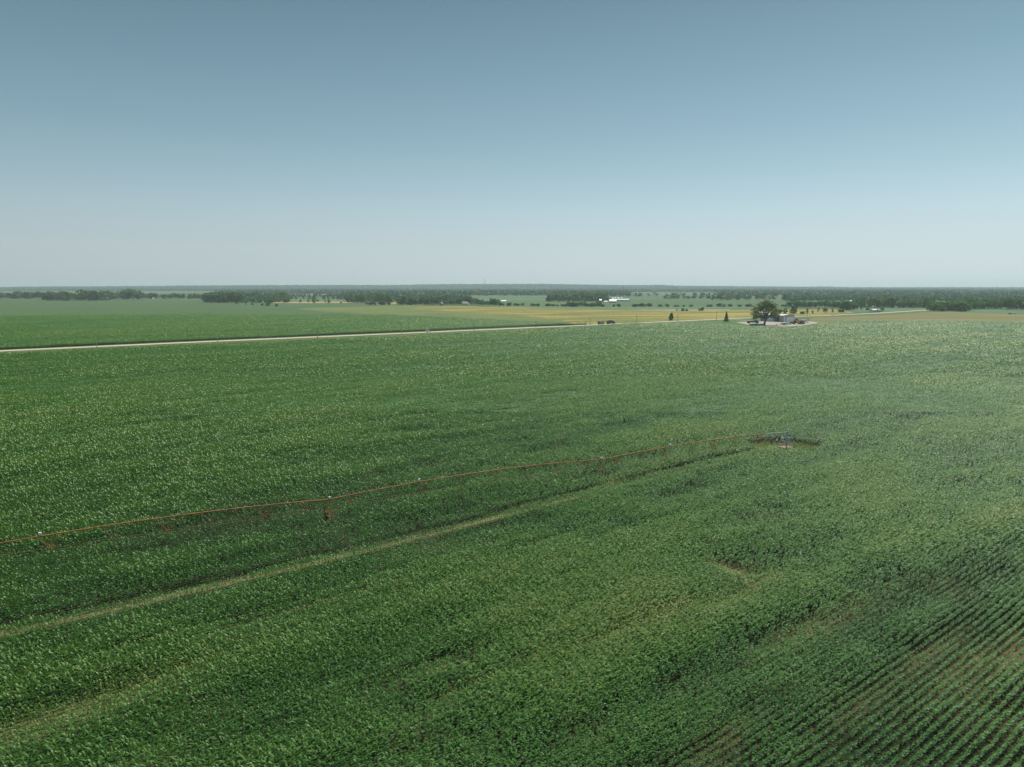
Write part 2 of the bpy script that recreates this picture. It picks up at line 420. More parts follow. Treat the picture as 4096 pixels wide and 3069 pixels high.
# ------------------------------------------------------------------ corn
PIV = gnd(3145, 1793)
ZP = 3.85
TOWER_R = [53.6, 108.6, 163.0]
ARM = gnd(705, 2088, ZP) - PIV; ARM = ARM / np.linalg.norm(ARM)

near_poly = pxs((-1400, 1485), (0, 1411.5), (860, 1373), (1700, 1338), (2300, 1306), (2540, 1292.5), (2780, 1287), (2860, 1294), (2960, 1303), (3060, 1305.5), (3140, 1305), (3230, 1300), (3275, 1291), (3330, 1286.5), (3420, 1282.5), (4096, 1283), (5200, 1284), z=2.0)
near_poly = near_poly + [np.array([260.0, 38.0]), np.array([-260.0, 38.0])]
far_poly = pxs((-1000, 1447), (0, 1400), (860, 1360.5), (1700, 1324.5), (2120, 1305), (2345, 1296.5)) + pxs((2345, 1293.5), (2200, 1285), (2000, 1277), (1711, 1263), (1540, 1256.5), (1200, 1256), (800, 1256), (0, 1259), (-1000, 1262), z=2.0)

LANE0 = gnd(-400, 2621); LANE1 = PIV
def rowc(P): return P @ RU, P @ RV
def ell(px, la, lb, s, rot=0.0):
    c = gnd(*px)
    return (c, la, lb, s, rot)
BARE = [ell((330, 2845), 16, 2.4, .45), ell((120, 2945), 10, 2.2, .45), ell((3870, 2690), 9, 1.8, .42), ell((4050, 2620), 11, 2.0, .45), ell((3730, 2620), 8, 1.2, .34),
        ell((2935, 2300), 2.4, 3.6, .95), ell((2200, 2185), 8, .8, .48), ell((1720, 2690), 8, .9, .3), ell((2700, 2480), 14, 1.6, .35),
        ell((2440, 2590), 12, .9, .3), ell((1900, 2780), 10, .9, .3), ell((3300, 2500), 13, 2.0, .33), ell((2900, 2960), 7, 1.4, .25), ell((2450, 1925), 3, 1.0, .6),
        ell((1330, 2440), 14, .8, .36), ell((760, 2560), 16, .8, .36), ell((2980, 2400), 12, 2.0, .36), ell((3500, 2780), 12, 1.4, .22)]

def stunt(P):
    """1 = full stand, 0 = bare ground"""
    x, y = P[:, 0], P[:, 1]
    uu, vv = rowc(P)
    s = np.ones(len(P))
    # access lane to the pivot
    d = LANE1 - LANE0; Lm = np.linalg.norm(d); d = d / Lm; n = np.array([-d[1], d[0]])
    q = P - LANE0
    t = q @ d; w = q @ n + 1.2 * np.sin(t / 26.0) + 0.4
    inl = (t > -50) & (t < Lm + 1)
    weed = 0.5 + 0.5 * np.tanh((vnoise(t / 9.0, t * 0 + 3.3) - 0.47) * 7)     # stretches grown over
    core = np.clip((np.abs(w) - 0.6) / 0.4, 0, 1)
    core = np.maximum(core, 0.40 * weed * (w > -0.6))
    nearside = np.where((w < 0), np.clip(0.72 + (np.abs(w) - 1.1) / 2.2, 0.6, 1), 1.0)
    lane = np.where(np.abs(w) < 1.1, core, nearside)
    s = np.where(inl, np.minimum(s, lane), s)
    # clearing round the pivot
    c = np.array([PIV[0] - 1.0, PIV[1] - 0.6])
    r = np.hypot((x - c[0]) / 8.4, (y - c[1]) / 7.0) + 0.35 * (vnoise(x / 2.2, y / 2.2) - 0.5)
    s = np.minimum(s, np.clip((r - 0.95) / 0.08, 0, 1))
    # wheel tracks: circles round the pivot
    R = np.hypot(x - PIV[0], y - PIV[1])
    for k in (1, 2, 3, 6, 7):
        rr = {6: 364.0, 7: 450.0}.get(k, 54.2 * k) + 0.6 * np.sin(np.arctan2(y - PIV[1], x - PIV[0]) * 5 + k)
        wid = 0.55 if k < 4 else 2.6
        tr = np.clip((np.abs(R - rr) - wid) / 0.5, 0, 1)
        tr = np.maximum(tr, np.clip((vnoise(np.arctan2(y - PIV[1], x - PIV[0]) * 9 + k * 3.1, np.full_like(x, k)) - 0.45) * 6 + np.where((x < 200) & (k == 6), 3, 0) + np.where((k == 7) & ((x < 130) | (x > 190)), 3, 0), 0, 1))
        if k in (1, 2, 3): tr = np.maximum(tr, 0.88)
        if k > 5: tr = np.maximum(tr, 0.25)
        s = np.minimum(s, tr)
    for (cc, la, lb, st, rot) in BARE:
        q = P - cc
        e = ((q @ RU) / la) ** 2 + ((q @ RV) / lb) ** 2
        nz = 0.65 + 0.7 * vnoise(uu / 2.5, vv / 0.76)
        s = np.minimum(s, 1 - st * np.exp(-e * 1.1) * nz)
    return np.clip(s, 0, 1)

def macro(P):
    x, y = P[:, 0], P[:, 1]
    uu, vv = rowc(P)
    a = fbm(uu / 60.0, vv / 16.0, 4)          # along the rows
    b = fbm(x / 45.0 + 40, y / 45.0 + 11, 4)
    b = b + 0.45 * (fbm(x / 9.0 + 3, y / 9.0 + 8, 3) - 0.5) + 0.30 * (vnoise(uu / 3.0, vv / 1.6) - 0.5) + 0.75 * (fbm(uu / 20.0 + 5, vv / 4.0 + 2, 3) - 0.5)
    return 0.5 + 1.7 * (a - 0.5), 0.5 + 1.6 * (b - 0.5)

def leaves(P, Hh, tint, nl, seg, Ls, Wd, rng, wind=(0.0, 0.0), hmin=0.28, el0=58, spread=0.75, back=0.14):
    """arching blades: P (n,2) plants, Hh heights, nl blades each, seg quads per blade"""
    n = len(P)
    sweep = ROW - 0.18          # the wind combs the blades across the rows
    Vs, Ts = [], []
    prof_w = {1: [0.75, 0.45], 2: [0.55, 1.0, 0.12], 3: [0.5, 1.0, 0.85, 0.06]}[seg]
    for k in range(nl):
        f = (k + 0.5 + 0.6 * (rng.random(n) - 0.5)) / nl
        # top whorl blown over to the lee side of the row, lower blades lying along it
        ph = np.where(f > 0.58, -0.40, sweep) + rng.normal(size=n) * spread + np.where(rng.random(n) < back, np.pi, 0.0)
        hb = Hh * (hmin + (0.92 - hmin) * f)
        Lk = Ls * (0.75 + 0.5 * rng.random(n)) * (1.05 - 0.35 * np.abs(f - 0.55) * 2) * np.clip(Hh / 1.9, 0.35, 1.15) * np.where(f > 0.58, 0.95, 1.0)
        el = np.radians(el0 + 18 * f + 14 * (rng.random(n) - 0.5))
        drop = np.radians(95 + 35 * (rng.random(n) - 0.5) - 45 * f)
        x = P[:, 0].copy(); y = P[:, 1].copy(); z = hb.copy()
        cx, cyy = np.cos(ph), np.sin(ph)
        sx, sy = -cyy, cx
        w0 = Wd * (0.8 + 0.4 * rng.random(n)) * np.clip(Hh / 1.9, 0.5, 1.1)
        tw = (rng.random(n) - 0.5) * 0.9
        rows = []
        for j in range(seg + 1):
            if j:
                s_ = (j - 0.5) / seg
                e = el - drop * s_ ** 1.3
                st = Lk / seg
                x = x + st * np.cos(e) * cx + wind[0] * st * s_
                y = y + st * np.cos(e) * cyy + wind[1] * st * s_
                z = z + st * np.sin(e)
            hw = w0 * prof_w[j] * 0.5
            zz = tw * hw * (j / seg)
            rows.append(np.stack([x - sx * hw, y - sy * hw, z - zz], 1))
            rows.append(np.stack([x + sx * hw, y + sy * hw, z + zz], 1))
        V = np.stack(rows, 1)                # n, 2(seg+1), 3
        Vs.append(V)
        tk = tint + 0.16 * (rng.random(n) - 0.5) + 0.34 * (f - 0.62)  # paler top blades; lower ones tinted darker to paint shade into row gaps
        Ts.append(np.repeat(tk[:, None], 2 * (seg + 1), 1))
    V = np.concatenate(Vs, 0).reshape(-1, 3); T = np.concatenate(Ts, 0).reshape(-1)
    m = n * nl
    base = (np.arange(m) * 2 * (seg + 1))[:, None, None]
    q = np.array([[2 * j, 2 * j + 1, 2 * j + 3, 2 * j + 2] for j in range(seg)])[None]
    Q = (base + q).reshape(-1, 4)
    return V, Q, T

def grid(poly, du, dv, rmin, rmax, rng, margin=1.14, jit=0.25, rowjit=0.035):
    """row-aligned planting positions inside poly, in a distance band, within the (widened) view"""
    half = (2048 / F) * margin
    xs = [rmax, rmax * half]
    C = np.array([[-rmax * half - 20, 0], [rmax * half + 20, 0], [-rmax * half - 20, rmax], [rmax * half + 20, rmax]])
    u, v = C @ RU, C @ RV
    nv0, nv1 = int(np.floor(v.min() / dv)), int(np.ceil(v.max() / dv))
    out = []
    for k in range(nv0, nv1 + 1):
        uu = np.arange(u.min(), u.max(), du)
        uu = uu + (rng.random(len(uu)) - 0.5) * du * 2 * jit + rng.random() * du
        wob = 0.06 * np.sin(uu / 17.0)
        vv = k * dv + wob + (rng.random(len(uu)) - 0.5) * 2 * rowjit
        P = uu[:, None] * RU[None] + vv[:, None] * RV[None]
        r = P[:, 1]
        ok = (r >= rmin) & (r < rmax) & (np.abs(P[:, 0]) < r * half + 14)
        if ok.any(): out.append(P[ok])
    P = np.concatenate(out, 0)
    return P[inpoly(P, poly)]

def corn_field(name, poly, lods, mat, rng, label, hbase=1.95, tbase=0.42, use_stunt=True, hmin=0.35):
    AV, AQ, AT, off = [], [], [], 0
    for (r0, r1, du, dv, nl, seg, Ls, Wd, bed, el0, spr) in lods:
        P = grid(poly, du, dv, r0, r1, rng)
        if not len(P): continue
        s = stunt(P) if use_stunt else np.ones(len(P))
        a, b = macro(P)
        keep = (rng.random(len(P)) < np.clip(s * 2.2, 0, 1)) & (s > 0.06)
        keep &= rng.random(len(P)) < 0.90 + 0.5 * (b - 0.4)
        P, s, a, b = P[keep], s[keep], a[keep], b[keep]
        a = np.clip(a, 0, 1); b = np.clip(b, 0, 1)
        hh = hbase * (0.35 + 0.65 * s) * np.clip(1 + 0.42 * (a - 0.5) + 0.34 * (b - 0.5), 0.6, 1.3) * (0.90 + 0.20 * rng.random(len(P)))
        t = tbase + 0.02 + 0.30 * (a - 0.5) + 0.20 * (b - 0.5) + 0.38 * (1 - s) + 0.16 * (rng.random(len(P)) - 0.5)
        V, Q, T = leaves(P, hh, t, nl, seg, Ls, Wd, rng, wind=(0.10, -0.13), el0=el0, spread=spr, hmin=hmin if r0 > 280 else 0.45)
        AV.append(V); AQ.append(Q + off); AT.append(T); off += len(V)
        if bed:                              # the dense lower storey that closes the rows
            c = bed
            C = grid(poly, c, c, r0 - 6, r1, rng, jit=0, rowjit=0)
            if use_stunt: C = C[stunt(C) > 0.75]
            for o_ in (RV * 5, -RV * 5, RU * 5, -RU * 5): C = C[inpoly(C + o_, poly)]
            a_, b_ = macro(C); z = hbase * 0.56 * np.clip(1 + 0.42 * (np.clip(a_, 0, 1) - 0.5) + 0.34 * (np.clip(b_, 0, 1) - 0.5), 0.6, 1.3)
            h = c * 0.56
            V = np.stack([np.stack([C[:, 0] + dx * h * RU[0] + dy * h * RV[0], C[:, 1] + dx * h * RU[1] + dy * h * RV[1], z + 0.25 * (rng.random(len(C)) - 0.5)], 1) for dx, dy in ((-1, -1), (1, -1), (1, 1), (-1, 1))], 1).reshape(-1, 3)
            Q = np.arange(len(V)).reshape(-1, 4)
            AV.append(V); AQ.append(Q + off); AT.append(np.repeat(0.35 + 0.3 * rng.random(len(C)), 4)); off += len(V)
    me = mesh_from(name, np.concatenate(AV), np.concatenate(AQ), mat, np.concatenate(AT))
    print(name, len(me.polygons))
    return tag(link(bpy.data.objects.new(name, me)), label, 'crop', kind='stuff')

#            r0   r1   du    dv   nl seg  L    W    bed
def rings(r0, r1, ratio=1.15):
    """planting rings whose leaf count, spacing and blade size change a little at a time with distance"""
    out = []
    while r0 < r1:
        q = min(r1, r0 * ratio); c = math.sqrt(r0 * q)
        k = max(0.0, math.log(c / 45.0) / math.log(800 / 45.0))         # 0 near .. 1 far
        du = 0.25 * (1 + 1.7 * k ** 1.4); dv = 0.76 if c < 300 else 1.52
        nl = int(round(8 - 2 * k)); seg = 3 if c < 105 else 2
        Ls = 0.48 + 0.64 * k ** 2.8
        Wd = min(0.42, (0.112 + 0.015 * k) * (du / 0.25) * (dv / 0.76) * (8.0 / nl) * (0.48 / Ls))
        bed = 0 if c < 200 else 1.5 + 3.0 * max(0, k - 0.52) / 0.48
        out.append((r0, q, du, dv, nl, seg, Ls, Wd, bed, 50 - 28 * k ** 1.5, 0.36 + 1.6 * max(0.0, k - 0.4)))
        r0 = q
    return out
corn_field('corn_crop', near_poly, rings(40, 800), M['corn'], RNG,
    'tall green corn planted in rows, filling the large field on the near side of the road')
corn_field('corn_crop', far_poly, rings(300, 1100, 1.3), M['corn_far'], RNG,
    'green corn on the far side of the pale gravel road, dark along its front edge', hbase=1.9, use_stunt=False, hmin=0.06)
soilp = [np.array([p[0], p[1]]) for p in near_poly]
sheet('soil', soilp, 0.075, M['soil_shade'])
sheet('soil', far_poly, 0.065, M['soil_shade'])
# bare earth: one fine sheet whose dirt shows wherever the stand is thin (track, worn spots), elsewhere weeds with the shade between rows painted in dark
cs_ = 0.5
gx = np.arange(-190, 190.1, cs_); gy = np.arange(44, 215.1, cs_)
GXm, GYm = np.meshgrid(gx, gy)
Pg = np.stack([GXm.ravel(), GYm.ravel()], 1)
dirt = np.clip(1.15 * (1 - stunt(Pg)) ** 1.1, 0, 1) * (0.75 + 0.5 * vnoise(Pg[:, 0] / 0.9, Pg[:, 1] / 0.9))
dirt = np.clip(dirt + 0.25 * np.clip(fbm(Pg[:, 0] / 14 + 3, Pg[:, 1] / 14, 3) - 0.62, 0, 1) / 0.2, 0, 1)
nxg = len(gx)
i0g = (np.arange(len(gy) - 1)[:, None] * nxg + np.arange(nxg - 1)[None]).ravel()
okc = np.abs(GXm[:-1, :-1].ravel()) < GYm[:-1, :-1].ravel() * 0.86 + 12
i0g = i0g[okc]
Qg = np.stack([i0g, i0g + 1, i0g + nxg + 1, i0g + nxg], 1)
m, nt, N, L, b_ = new_mat('soil_and_shaded_weeds')
at_ = N.new('ShaderNodeAttribute'); at_.attribute_name = 'tint'
gp = N.new('ShaderNodeNewGeometry'); nz_ = N.new('ShaderNodeTexNoise'); nz_.inputs['Scale'].default_value = 2.2; nz_.inputs['Detail'].default_value = 6
L.new(gp.outputs['Position'], nz_.inputs['Vector'])
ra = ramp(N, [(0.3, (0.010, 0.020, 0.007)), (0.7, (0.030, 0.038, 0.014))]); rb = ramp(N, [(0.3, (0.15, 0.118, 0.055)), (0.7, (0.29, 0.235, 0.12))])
L.new(nz_.outputs['Fac'], ra.inputs['Fac']); L.new(nz_.outputs['Fac'], rb.inputs['Fac'])
mx_ = N.new('ShaderNodeMix'); mx_.data_type = 'RGBA'
L.new(at_.outputs['Fac'], mx_.inputs[0]); L.new(ra.outputs['Color'], mx_.inputs[6]); L.new(rb.outputs['Color'], mx_.inputs[7])
L.new(mx_.outputs[2], b_.inputs['Base Color']); b_.inputs['Roughness'].default_value = 0.95; b_.inputs['Specular IOR Level'].default_value = 0.1
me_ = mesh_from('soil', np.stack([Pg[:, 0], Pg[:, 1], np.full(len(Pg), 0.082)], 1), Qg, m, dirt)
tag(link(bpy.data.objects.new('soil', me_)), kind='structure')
c_ = np.array([PIV[0] - 1.0, PIV[1] - 0.6])
sheet('clearing', [c_ + np.array([9.0 * math.cos(w), 7.5 * math.sin(w)]) for w in np.linspace(0, 2 * math.pi, 40)[:-1]], 0.09, M['verge'])
# ================================================================== pivot irrigation rig
PX = Vector((ARM[0], ARM[1], 0)); PN = Vector((-ARM[1], ARM[0], 0)); P0 = Vector((PIV[0], PIV[1], 0))
def arm_z(s):
    k = (s % 54.3) / 54.3
    return ZP + 0.95 * 4 * k * (1 - k) * (0.75 if s < 54.3 else 1.0)
def arm(s, dz=0.0, dn=0.0):
    return P0 + PX * s + PN * dn + Vector((0, 0, arm_z(s) + dz))
rig = empty('pivot_irrigation_rig', (0, 0, 0))
tag(rig, 'long rusty centre pivot irrigation pipe on towers, stretching over the corn', 'irrigation rig')
m_ = MB(); st = [i * 1.0 for i in range(0, 8)]
m_.path([arm(s) for s in st], [0.11] * len(st), 10)
tag(m_.build('pipe', M['galv'], rig), 'bright galvanised first length of pipe next to the pivot')
m_ = MB(); st = [7 + i * 2.0 for i in range(0, 86)]
m_.path([arm(s) for s in st], [0.085] * len(st), 10)
for s in st[::3]:
    m_.tube(arm(s + 0.06), arm(s - 0.06), 0.125, n=10)      # pipe flanges
tag(m_.build('pipe', M['rust'], rig), 'rusty brown pipe with flanges')
struts = {}
for sp in range(3):
    pts = [[], []]
    for j in range(8):
        s = 54.3 * sp + 54.3 * (j + 0.5) / 8 + (0.4 if j in (2, 5) else -0.3)
        if s > 172: continue
        dep = -1.25 - 0.95 * math.sin(math.pi * (j + 0.5) / 8)
        b = MB()
        for q, sg in enumerate((-1, 1)):
            foot = arm(s, dep, sg * 0.55)
            pts[q].append(foot)
            for ds, r in ((-1.5, 0.032), (0, 0.045), (1.5, 0.032)):
                b.tube(arm(s + ds, -0.08), foot, r, n=6)
        b.tube(pts[0][-1], pts[1][-1], 0.03, n=6)
        b.build('strut', M['rust'] if j % 2 else M['rust_dark'], rig)
    for q, sg in enumerate((-1, 1)):
        ends = [arm(54.3 * sp + 0.6, -0.5, sg * 0.2)] + pts[q] + [arm(54.3 * sp + 53.7, -0.5, sg * 0.2)]
        MB().path(ends, [0.018] * len(ends), 5).build('truss_rod', M['rust_dark'], rig)
def bx(name, s, dz, size, mat, parent, dn=0.0):
    c = arm(s, dz, dn)
    return MB().box(tuple(c), size, math.atan2(ARM[1], ARM[0])).bevel(0.03).build(name, mat, parent)
for s in (36.2, 92.9, 147.5):
    tag(bx('end_box', s, 0.36, (0.36, 0.32, 0.36), M['box_white'], rig), 'small white box standing on the pipe')
for k in range(3):
    s = 54.3 * (k + 1)
    tw = empty('tower', (0, 0, 0)); tw.parent = rig
    top = P0 + PX * s + Vector((0, 0, ZP))
    for sg in (-1, 1):
        for q in (-1, 1):
            MB().tube(top + PX * (0.25 * q), P0 + PX * (s + 0.35 * q) + PN * (1.9 * sg) + Vector((0, 0, 0.75)), 0.055, n=6).build('leg', M['rust'], tw)
        wc = P0 + PX * s + PN * (1.9 * sg) + Vector((0, 0, 0.66))
        w = MB().tube(wc - PX * 0.16, wc + PX * 0.16, 0.66, n=24).build('wheel', M['tyre'], tw)
        r = MB(); r.tube(wc - PX * 0.19, wc + PX * 0.19, 0.34, n=16); r.build('rim', M['rust'], tw)
    b = MB(); b.tube(P0 + PX * s + PN * -2.0 + Vector((0, 0, 0.85)), P0 + PX * s + PN * 2.0 + Vector((0, 0, 0.85)), 0.11, n=8)
    b.build('base_beam', M['rust_dark'], tw)
    b = MB()
    for z, h in ((1.7, 1.35), (2.6, 0.85)):
        b.tube(P0 + PX * s + PN * -h + Vector((0, 0, z)), P0 + PX * s + PN * h + Vector((0, 0, z)), 0.045, n=6)
    b.tube(P0 + PX * (s + 4.5) + Vector((0, 0, ZP - 0.2)), P0 + PX * s + PN * 1.2 + Vector((0, 0, 1.7)), 0.035, n=6)
    b.build('brace', M['rust'], tw)
    bx('tower_box', s - 0.2, 0.30, (0.34, 0.3, 0.26), M['box_white'], tw)
# pivot point
pv_ = empty('pivot_stand', (0, 0, 0)); pv_.parent = rig
tag(pv_, 'grey four legged steel stand at the pivot')
MB().tube(P0 + Vector((0, 0, 0.2)), P0 + Vector((0, 0, ZP + 0.15)), 0.16, n=12).build('riser_pipe', M['galv'], pv_)
MB().path([P0 + Vector((0, 0, ZP + 0.15)), P0 + Vector((0, 0, ZP + 0.75)), P0 + Vector((0.25, 0, ZP + 0.85))], [0.09, 0.07, 0.05]).build('collector_ring', M['galv'], pv_)
for sx in (-1, 1):
    for sy in (-1, 1):
        f = P0 + PX * (-1.55 * sx + 0.2) + PN * (1.4 * sy)
        MB().tube(P0 + Vector((0, 0, ZP - 0.1)) + PX * (-0.2 * sx), f + Vector((0, 0, 0.15)), 0.07, n=6).build('leg', M['galv'], pv_)
b = MB()
for z in (0.9, 1.7, 2.4):
    k = 1 - z / ZP
    c4 = [P0 + PX * (-1.5 * sx * k) + PN * (1.4 * sy * k) + Vector((0, 0, z)) for sx, sy in ((-1, -1), (1, -1), (1, 1), (-1, 1))]
    for i in range(4): b.tube(c4[i], c4[(i + 1) % 4], 0.035, n=6)
b.build('brace', M['galv'], pv_)
bb = MB(); bb.box(tuple(P0 - PX * 0.6 + Vector((0, 0, 2.2))), (0.45, 0.3, 0.6), 0.4).bevel(0.03); bb.build('control_panel', M['panel_blue'], pv_)
pd = MB(); pd.box((PIV[0], PIV[1], 0.16), (3.0, 2.4, 0.28), ROW).bevel(0.05)
tag(pd.build('concrete_pad', M['concrete']), 'reddish brown concrete pad under the pivot stand in the clearing', 'concrete pad')

def at(u, v): p = gnd(u, v); return (p[0], p[1], 0.09)
o = empty('valve_post', at(3085, 1776)); tag(o, 'tall dark valve post with a pale cap, farthest from the pivot stand', 'valve post')
MB().tube((0, 0, 0), (0, 0, 1.1), 0.20, 0.17, 12).build('post', M['dark'], o)
MB().cone((0, 0, 1.1), 0.24, 0.22, 12, 0.12).build('cap', M['concrete'], o)
MB().tube((-0.45, 0, 0.55), (0.45, 0, 0.55), 0.07, n=8).build('valve_arm', M['blue'], o)
o = empty('pump_motor', at(3107, 1776)); tag(o, 'short dark barrel shaped pump motor with a white lid in the clearing', 'pump motor')
MB().tube((0, 0, 0), (0, 0, 0.7), 0.26, 0.26, 14).build('motor_body', M['dark'], o)
MB().cone((0, 0, 0.7), 0.30, 0.28, 14, 0.16).build('lid', M['white'], o)
o = empty('control_cabinet', at(3129, 1778)); tag(o, 'pale blue control cabinet on a stand beside the pivot stand', 'control cabinet')
MB().box((0, 0, 1.1), (0.6, 0.35, 0.6), 0.3).bevel(0.03).build('cabinet', M['panel_blue'], o)
for sx in (-0.3, 0.3): MB().tube((sx, 0, 0), (sx, 0, 0.75), 0.05, n=6).build('leg', M['blue'], o)
MB().box((0, 0, 1.52), (0.7, 0.45, 0.06), 0.3).build('roof', M['white'], o)
# weeds in the clearing
Wp = np.stack([PIV[0] - 1 + 9.4 * (RNG.random(2600) * 2 - 1), PIV[1] - 0.6 + 8 * (RNG.random(2600) * 2 - 1)], 1)
rr_ = np.hypot((Wp[:, 0] - PIV[0] + 1) / 9.0, (Wp[:, 1] - PIV[1] + .6) / 7.6)
pad_ = np.hypot(Wp[:, 0] - PIV[0], Wp[:, 1] - PIV[1])
Wp = Wp[(rr_ < 1) & (pad_ > 2.4) & (vnoise(Wp[:, 0] / 3, Wp[:, 1] / 3) > 0.25)]
V, Q, T = leaves(Wp, np.full(len(Wp), 0.55), 0.82 + 0.1 * RNG.random(len(Wp)), 6, 2, 1.0, 0.16, RNG, hmin=0.02)
tag(link(bpy.data.objects.new('weeds', mesh_from('weeds', V, Q, M['corn'], T))), 'low yellowish weeds covering the clearing round the pivot', 'weeds', kind='stuff')

# ================================================================== utility poles along the road
def make_pole(name, mat, arms):
    r = empty(name, (0, 0, 0))
    MB().tube((0, 0, 0), (0, 0, 9.2), 0.23, 0.16, 10).build('pole', M[mat], r)
    if arms:
        c = MB().box((0, 0, 8.7), (2.3, 0.13, 0.15)).build('crossarm', M[mat], r)
        for x in (-1.05, -0.45, 0.45, 1.05):
            MB().tube((x, 0, 8.775), (x, 0, 8.99), 0.05, 0.035, 8).build('insulator', M['clear_lamp'], c)
    return r
def make_transformer(r):
    MB().tube((0.32, 0, 6.3), (0.32, 0, 7.3), 0.24, n=12).build('transformer', M['galv'], r)
protos = {'p': make_pole('utility_pole', 'polewood_pale', False), 'c': make_pole('utility_pole', 'polewood', True), 'o': make_pole('utility_pole', 'polewood_orange', True)}
used = set()
POLES = [(388, 1393, 1335, 'p', 'pale bare pole by the road, first from the left'), (870, 1370, 1318, 'p', 'pale pole carrying a grey transformer drum, by the road'),
         (1270, 1362, 1311, 'o', 'orange brown utility pole with a crossarm, between the transformer pole and the white car'), (1608, 1338, 1298, 'p', 'pale thin pole just behind the white car on the road'),
         (1897, 1322, 1280, 'c', 'brown utility pole with crossarm just ahead of the white car'), (2144, 1312, 1279, 'c', 'brown utility pole at the narrow tip of the far corn, midway between car and trucks'),
         (2360, 1303, 1271, 'c', 'brown utility pole next to the grain wagon on the road'), (2546, 1294, 1262, 'c', 'brown utility pole ahead of the blue truck, before the lone dark tree'),
         (2710, 1290, 1262, 'c', 'brown utility pole just past the lone dark tree by the road'), (2866, 1282, 1252, 'c', 'brown utility pole just short of the conifer beside the farmyard'),
         (3229, 1265, 1240, 'c', 'brown utility pole on the road beyond the grey shed')]
for u, v, vt, k, lab in POLES:
    b = gnd(u, v)
    if k in used: o = copy_tree(protos[k])
    else: o = protos[k]; used.add(k)
    hgt = (v - vt) * mpp(b) * 1.01
    o.location = (b[0], b[1], 0.06); o.scale = (1, 1, hgt / 9.2)
    o.rotation_euler = (0, 0, ROW + math.pi / 2 + 0.15)
    tag(o, lab, 'utility pole', 'poles along the gravel road')
    if 'transformer' in lab and 'carrying' in lab: make_transformer(o)

# ================================================================== vehicles
def wheels(r, xs, yw, rad, w=0.24, rim='chrome'):
    for x in xs:
        for sg in (-1, 1):
            t = MB().tube((x, sg * yw - w / 2, rad), (x, sg * yw + w / 2, rad), rad, n=20).build('wheel', M['tyre'], r)
            MB().tube((x, sg * yw - w / 2 - 0.012, rad), (x, sg * yw + w / 2 + 0.012, rad), rad * 0.6, n=14).build('rim', M[rim], t)
def lamps(r, xf, xb, y, z, s=(0.06, 0.34, 0.16)):
    for sg in (-1, 1):
        MB().box((xf, sg * y, z), s).build('headlight', M['clear_lamp'], r)
        MB().box((xb, sg * y, z + 0.12), s).build('taillight', M['red_lamp'], r)
def make_suv(name, paint):
    r = empty(name, (0, 0, 0))
    body = [(-2.45, 0.42), (-2.48, 0.95), (-2.42, 1.12), (1.1, 1.12), (2.25, 1.02), (2.45, 0.85), (2.48, 0.42)]
    MB().prism(body, -0.98, 0.98, lambda x, z: 0.05 if z < 0.5 else 0.0).bevel(0.06).build('body', M[paint], r)
    top = [(-2.38, 1.10), (-2.16, 1.80), (-1.9, 1.90), (0.05, 1.90), (0.35, 1.84), (1.15, 1.10)]
    cab = MB().prism(top, -0.93, 0.93, lambda x, z: 0.22 * max(0, (z - 1.1) / 0.8)).bevel(0.04).build('cabin', M[paint], r)
    for sg in (-1, 1):
        for x0, x1 in ((-2.05, -1.25), (-1.15, -0.35), (-0.25, 0.55)):
            g_ = MB()
            z0, z1 = 1.2, 1.72
            y0, y1 = 0.93 - 0.22 * 0.125 + 0.012, 0.93 - 0.22 * 0.775 + 0.012
            xx1 = x1 - 0.30 if x1 > 0.3 else x1
            a = [(x0, z0, y0), (x1, z0, y0), (xx1, z1, y1), (x0 + (0.12 if x0 < -2 else 0), z1, y1)]
            vs = [g_.bm.verts.new((p[0], sg * p[2], p[1])) for p in a] + [g_.bm.verts.new((p[0], sg * (p[2] - 0.03), p[1])) for p in a]
            for f in ((0, 1, 2, 3), (7, 6, 5, 4), (0, 4, 5, 1), (1, 5, 6, 2), (2, 6, 7, 3), (3, 7, 4, 0)): g_.bm.faces.new([vs[i] for i in f])
            g_.build('window', M['glass'], cab)
    def slab(name, p0, p1, w):
        d = Vector((p1[0] - p0[0], 0, p1[1] - p0[1])).normalized(); n = Vector((-d.z, 0, d.x)) * 0.02
        g_ = MB()
        a = [Vector((p0[0], -w[0], p0[1])), Vector((p0[0], w[0], p0[1])), Vector((p1[0], w[1], p1[1])), Vector((p1[0], -w[1], p1[1]))]
        vs = [g_.bm.verts.new(q + n) for q in a] + [g_.bm.verts.new(q - n) for q in a]
        for f in ((0, 1, 2, 3), (7, 6, 5, 4), (0, 4, 5, 1), (1, 5, 6, 2), (2, 6, 7, 3), (3, 7, 4, 0)): g_.bm.faces.new([vs[i] for i in f])
        g_.build(name, M['glass'], cab)
    slab('windscreen', (1.06, 1.19), (0.45, 1.76), (0.80, 0.70)); slab('rear_window', (-2.33, 1.26), (-2.19, 1.70), (0.78, 0.66))
    wheels(r, (-1.5, 1.52), 0.90, 0.38)
    lamps(r, 2.46, -2.47, 0.72, 0.80)
    MB().box((-2.5, 0, 0.55), (0.1, 1.8, 0.2)).bevel(0.03).build('bumper', M[paint], r)
    return r
def place(o, u, v, rz, z=0.11, sc=1.0):
    b = gnd(u, v); o.location = (b[0], b[1], z); o.rotation_euler = (0, 0, rz); o.scale = (sc, sc, sc); return o
def onroad(u):
    pts = [gnd(*q) for q in road_px]
    for i in range(len(road_px) - 1):
        if road_px[i][0] <= u <= road_px[i + 1][0] or i == len(road_px) - 2:
            k = (u - road_px[i][0]) / (road_px[i + 1][0] - road_px[i][0])
            v = road_px[i][1] + k * (road_px[i + 1][1] - road_px[i][1])
            return v
suv = place(make_suv('white_car', 'white'), 1714, onroad(1714) + 0.3, ROW)
tag(suv, 'white sport utility car driving along the gravel road beside the far corn', 'car')

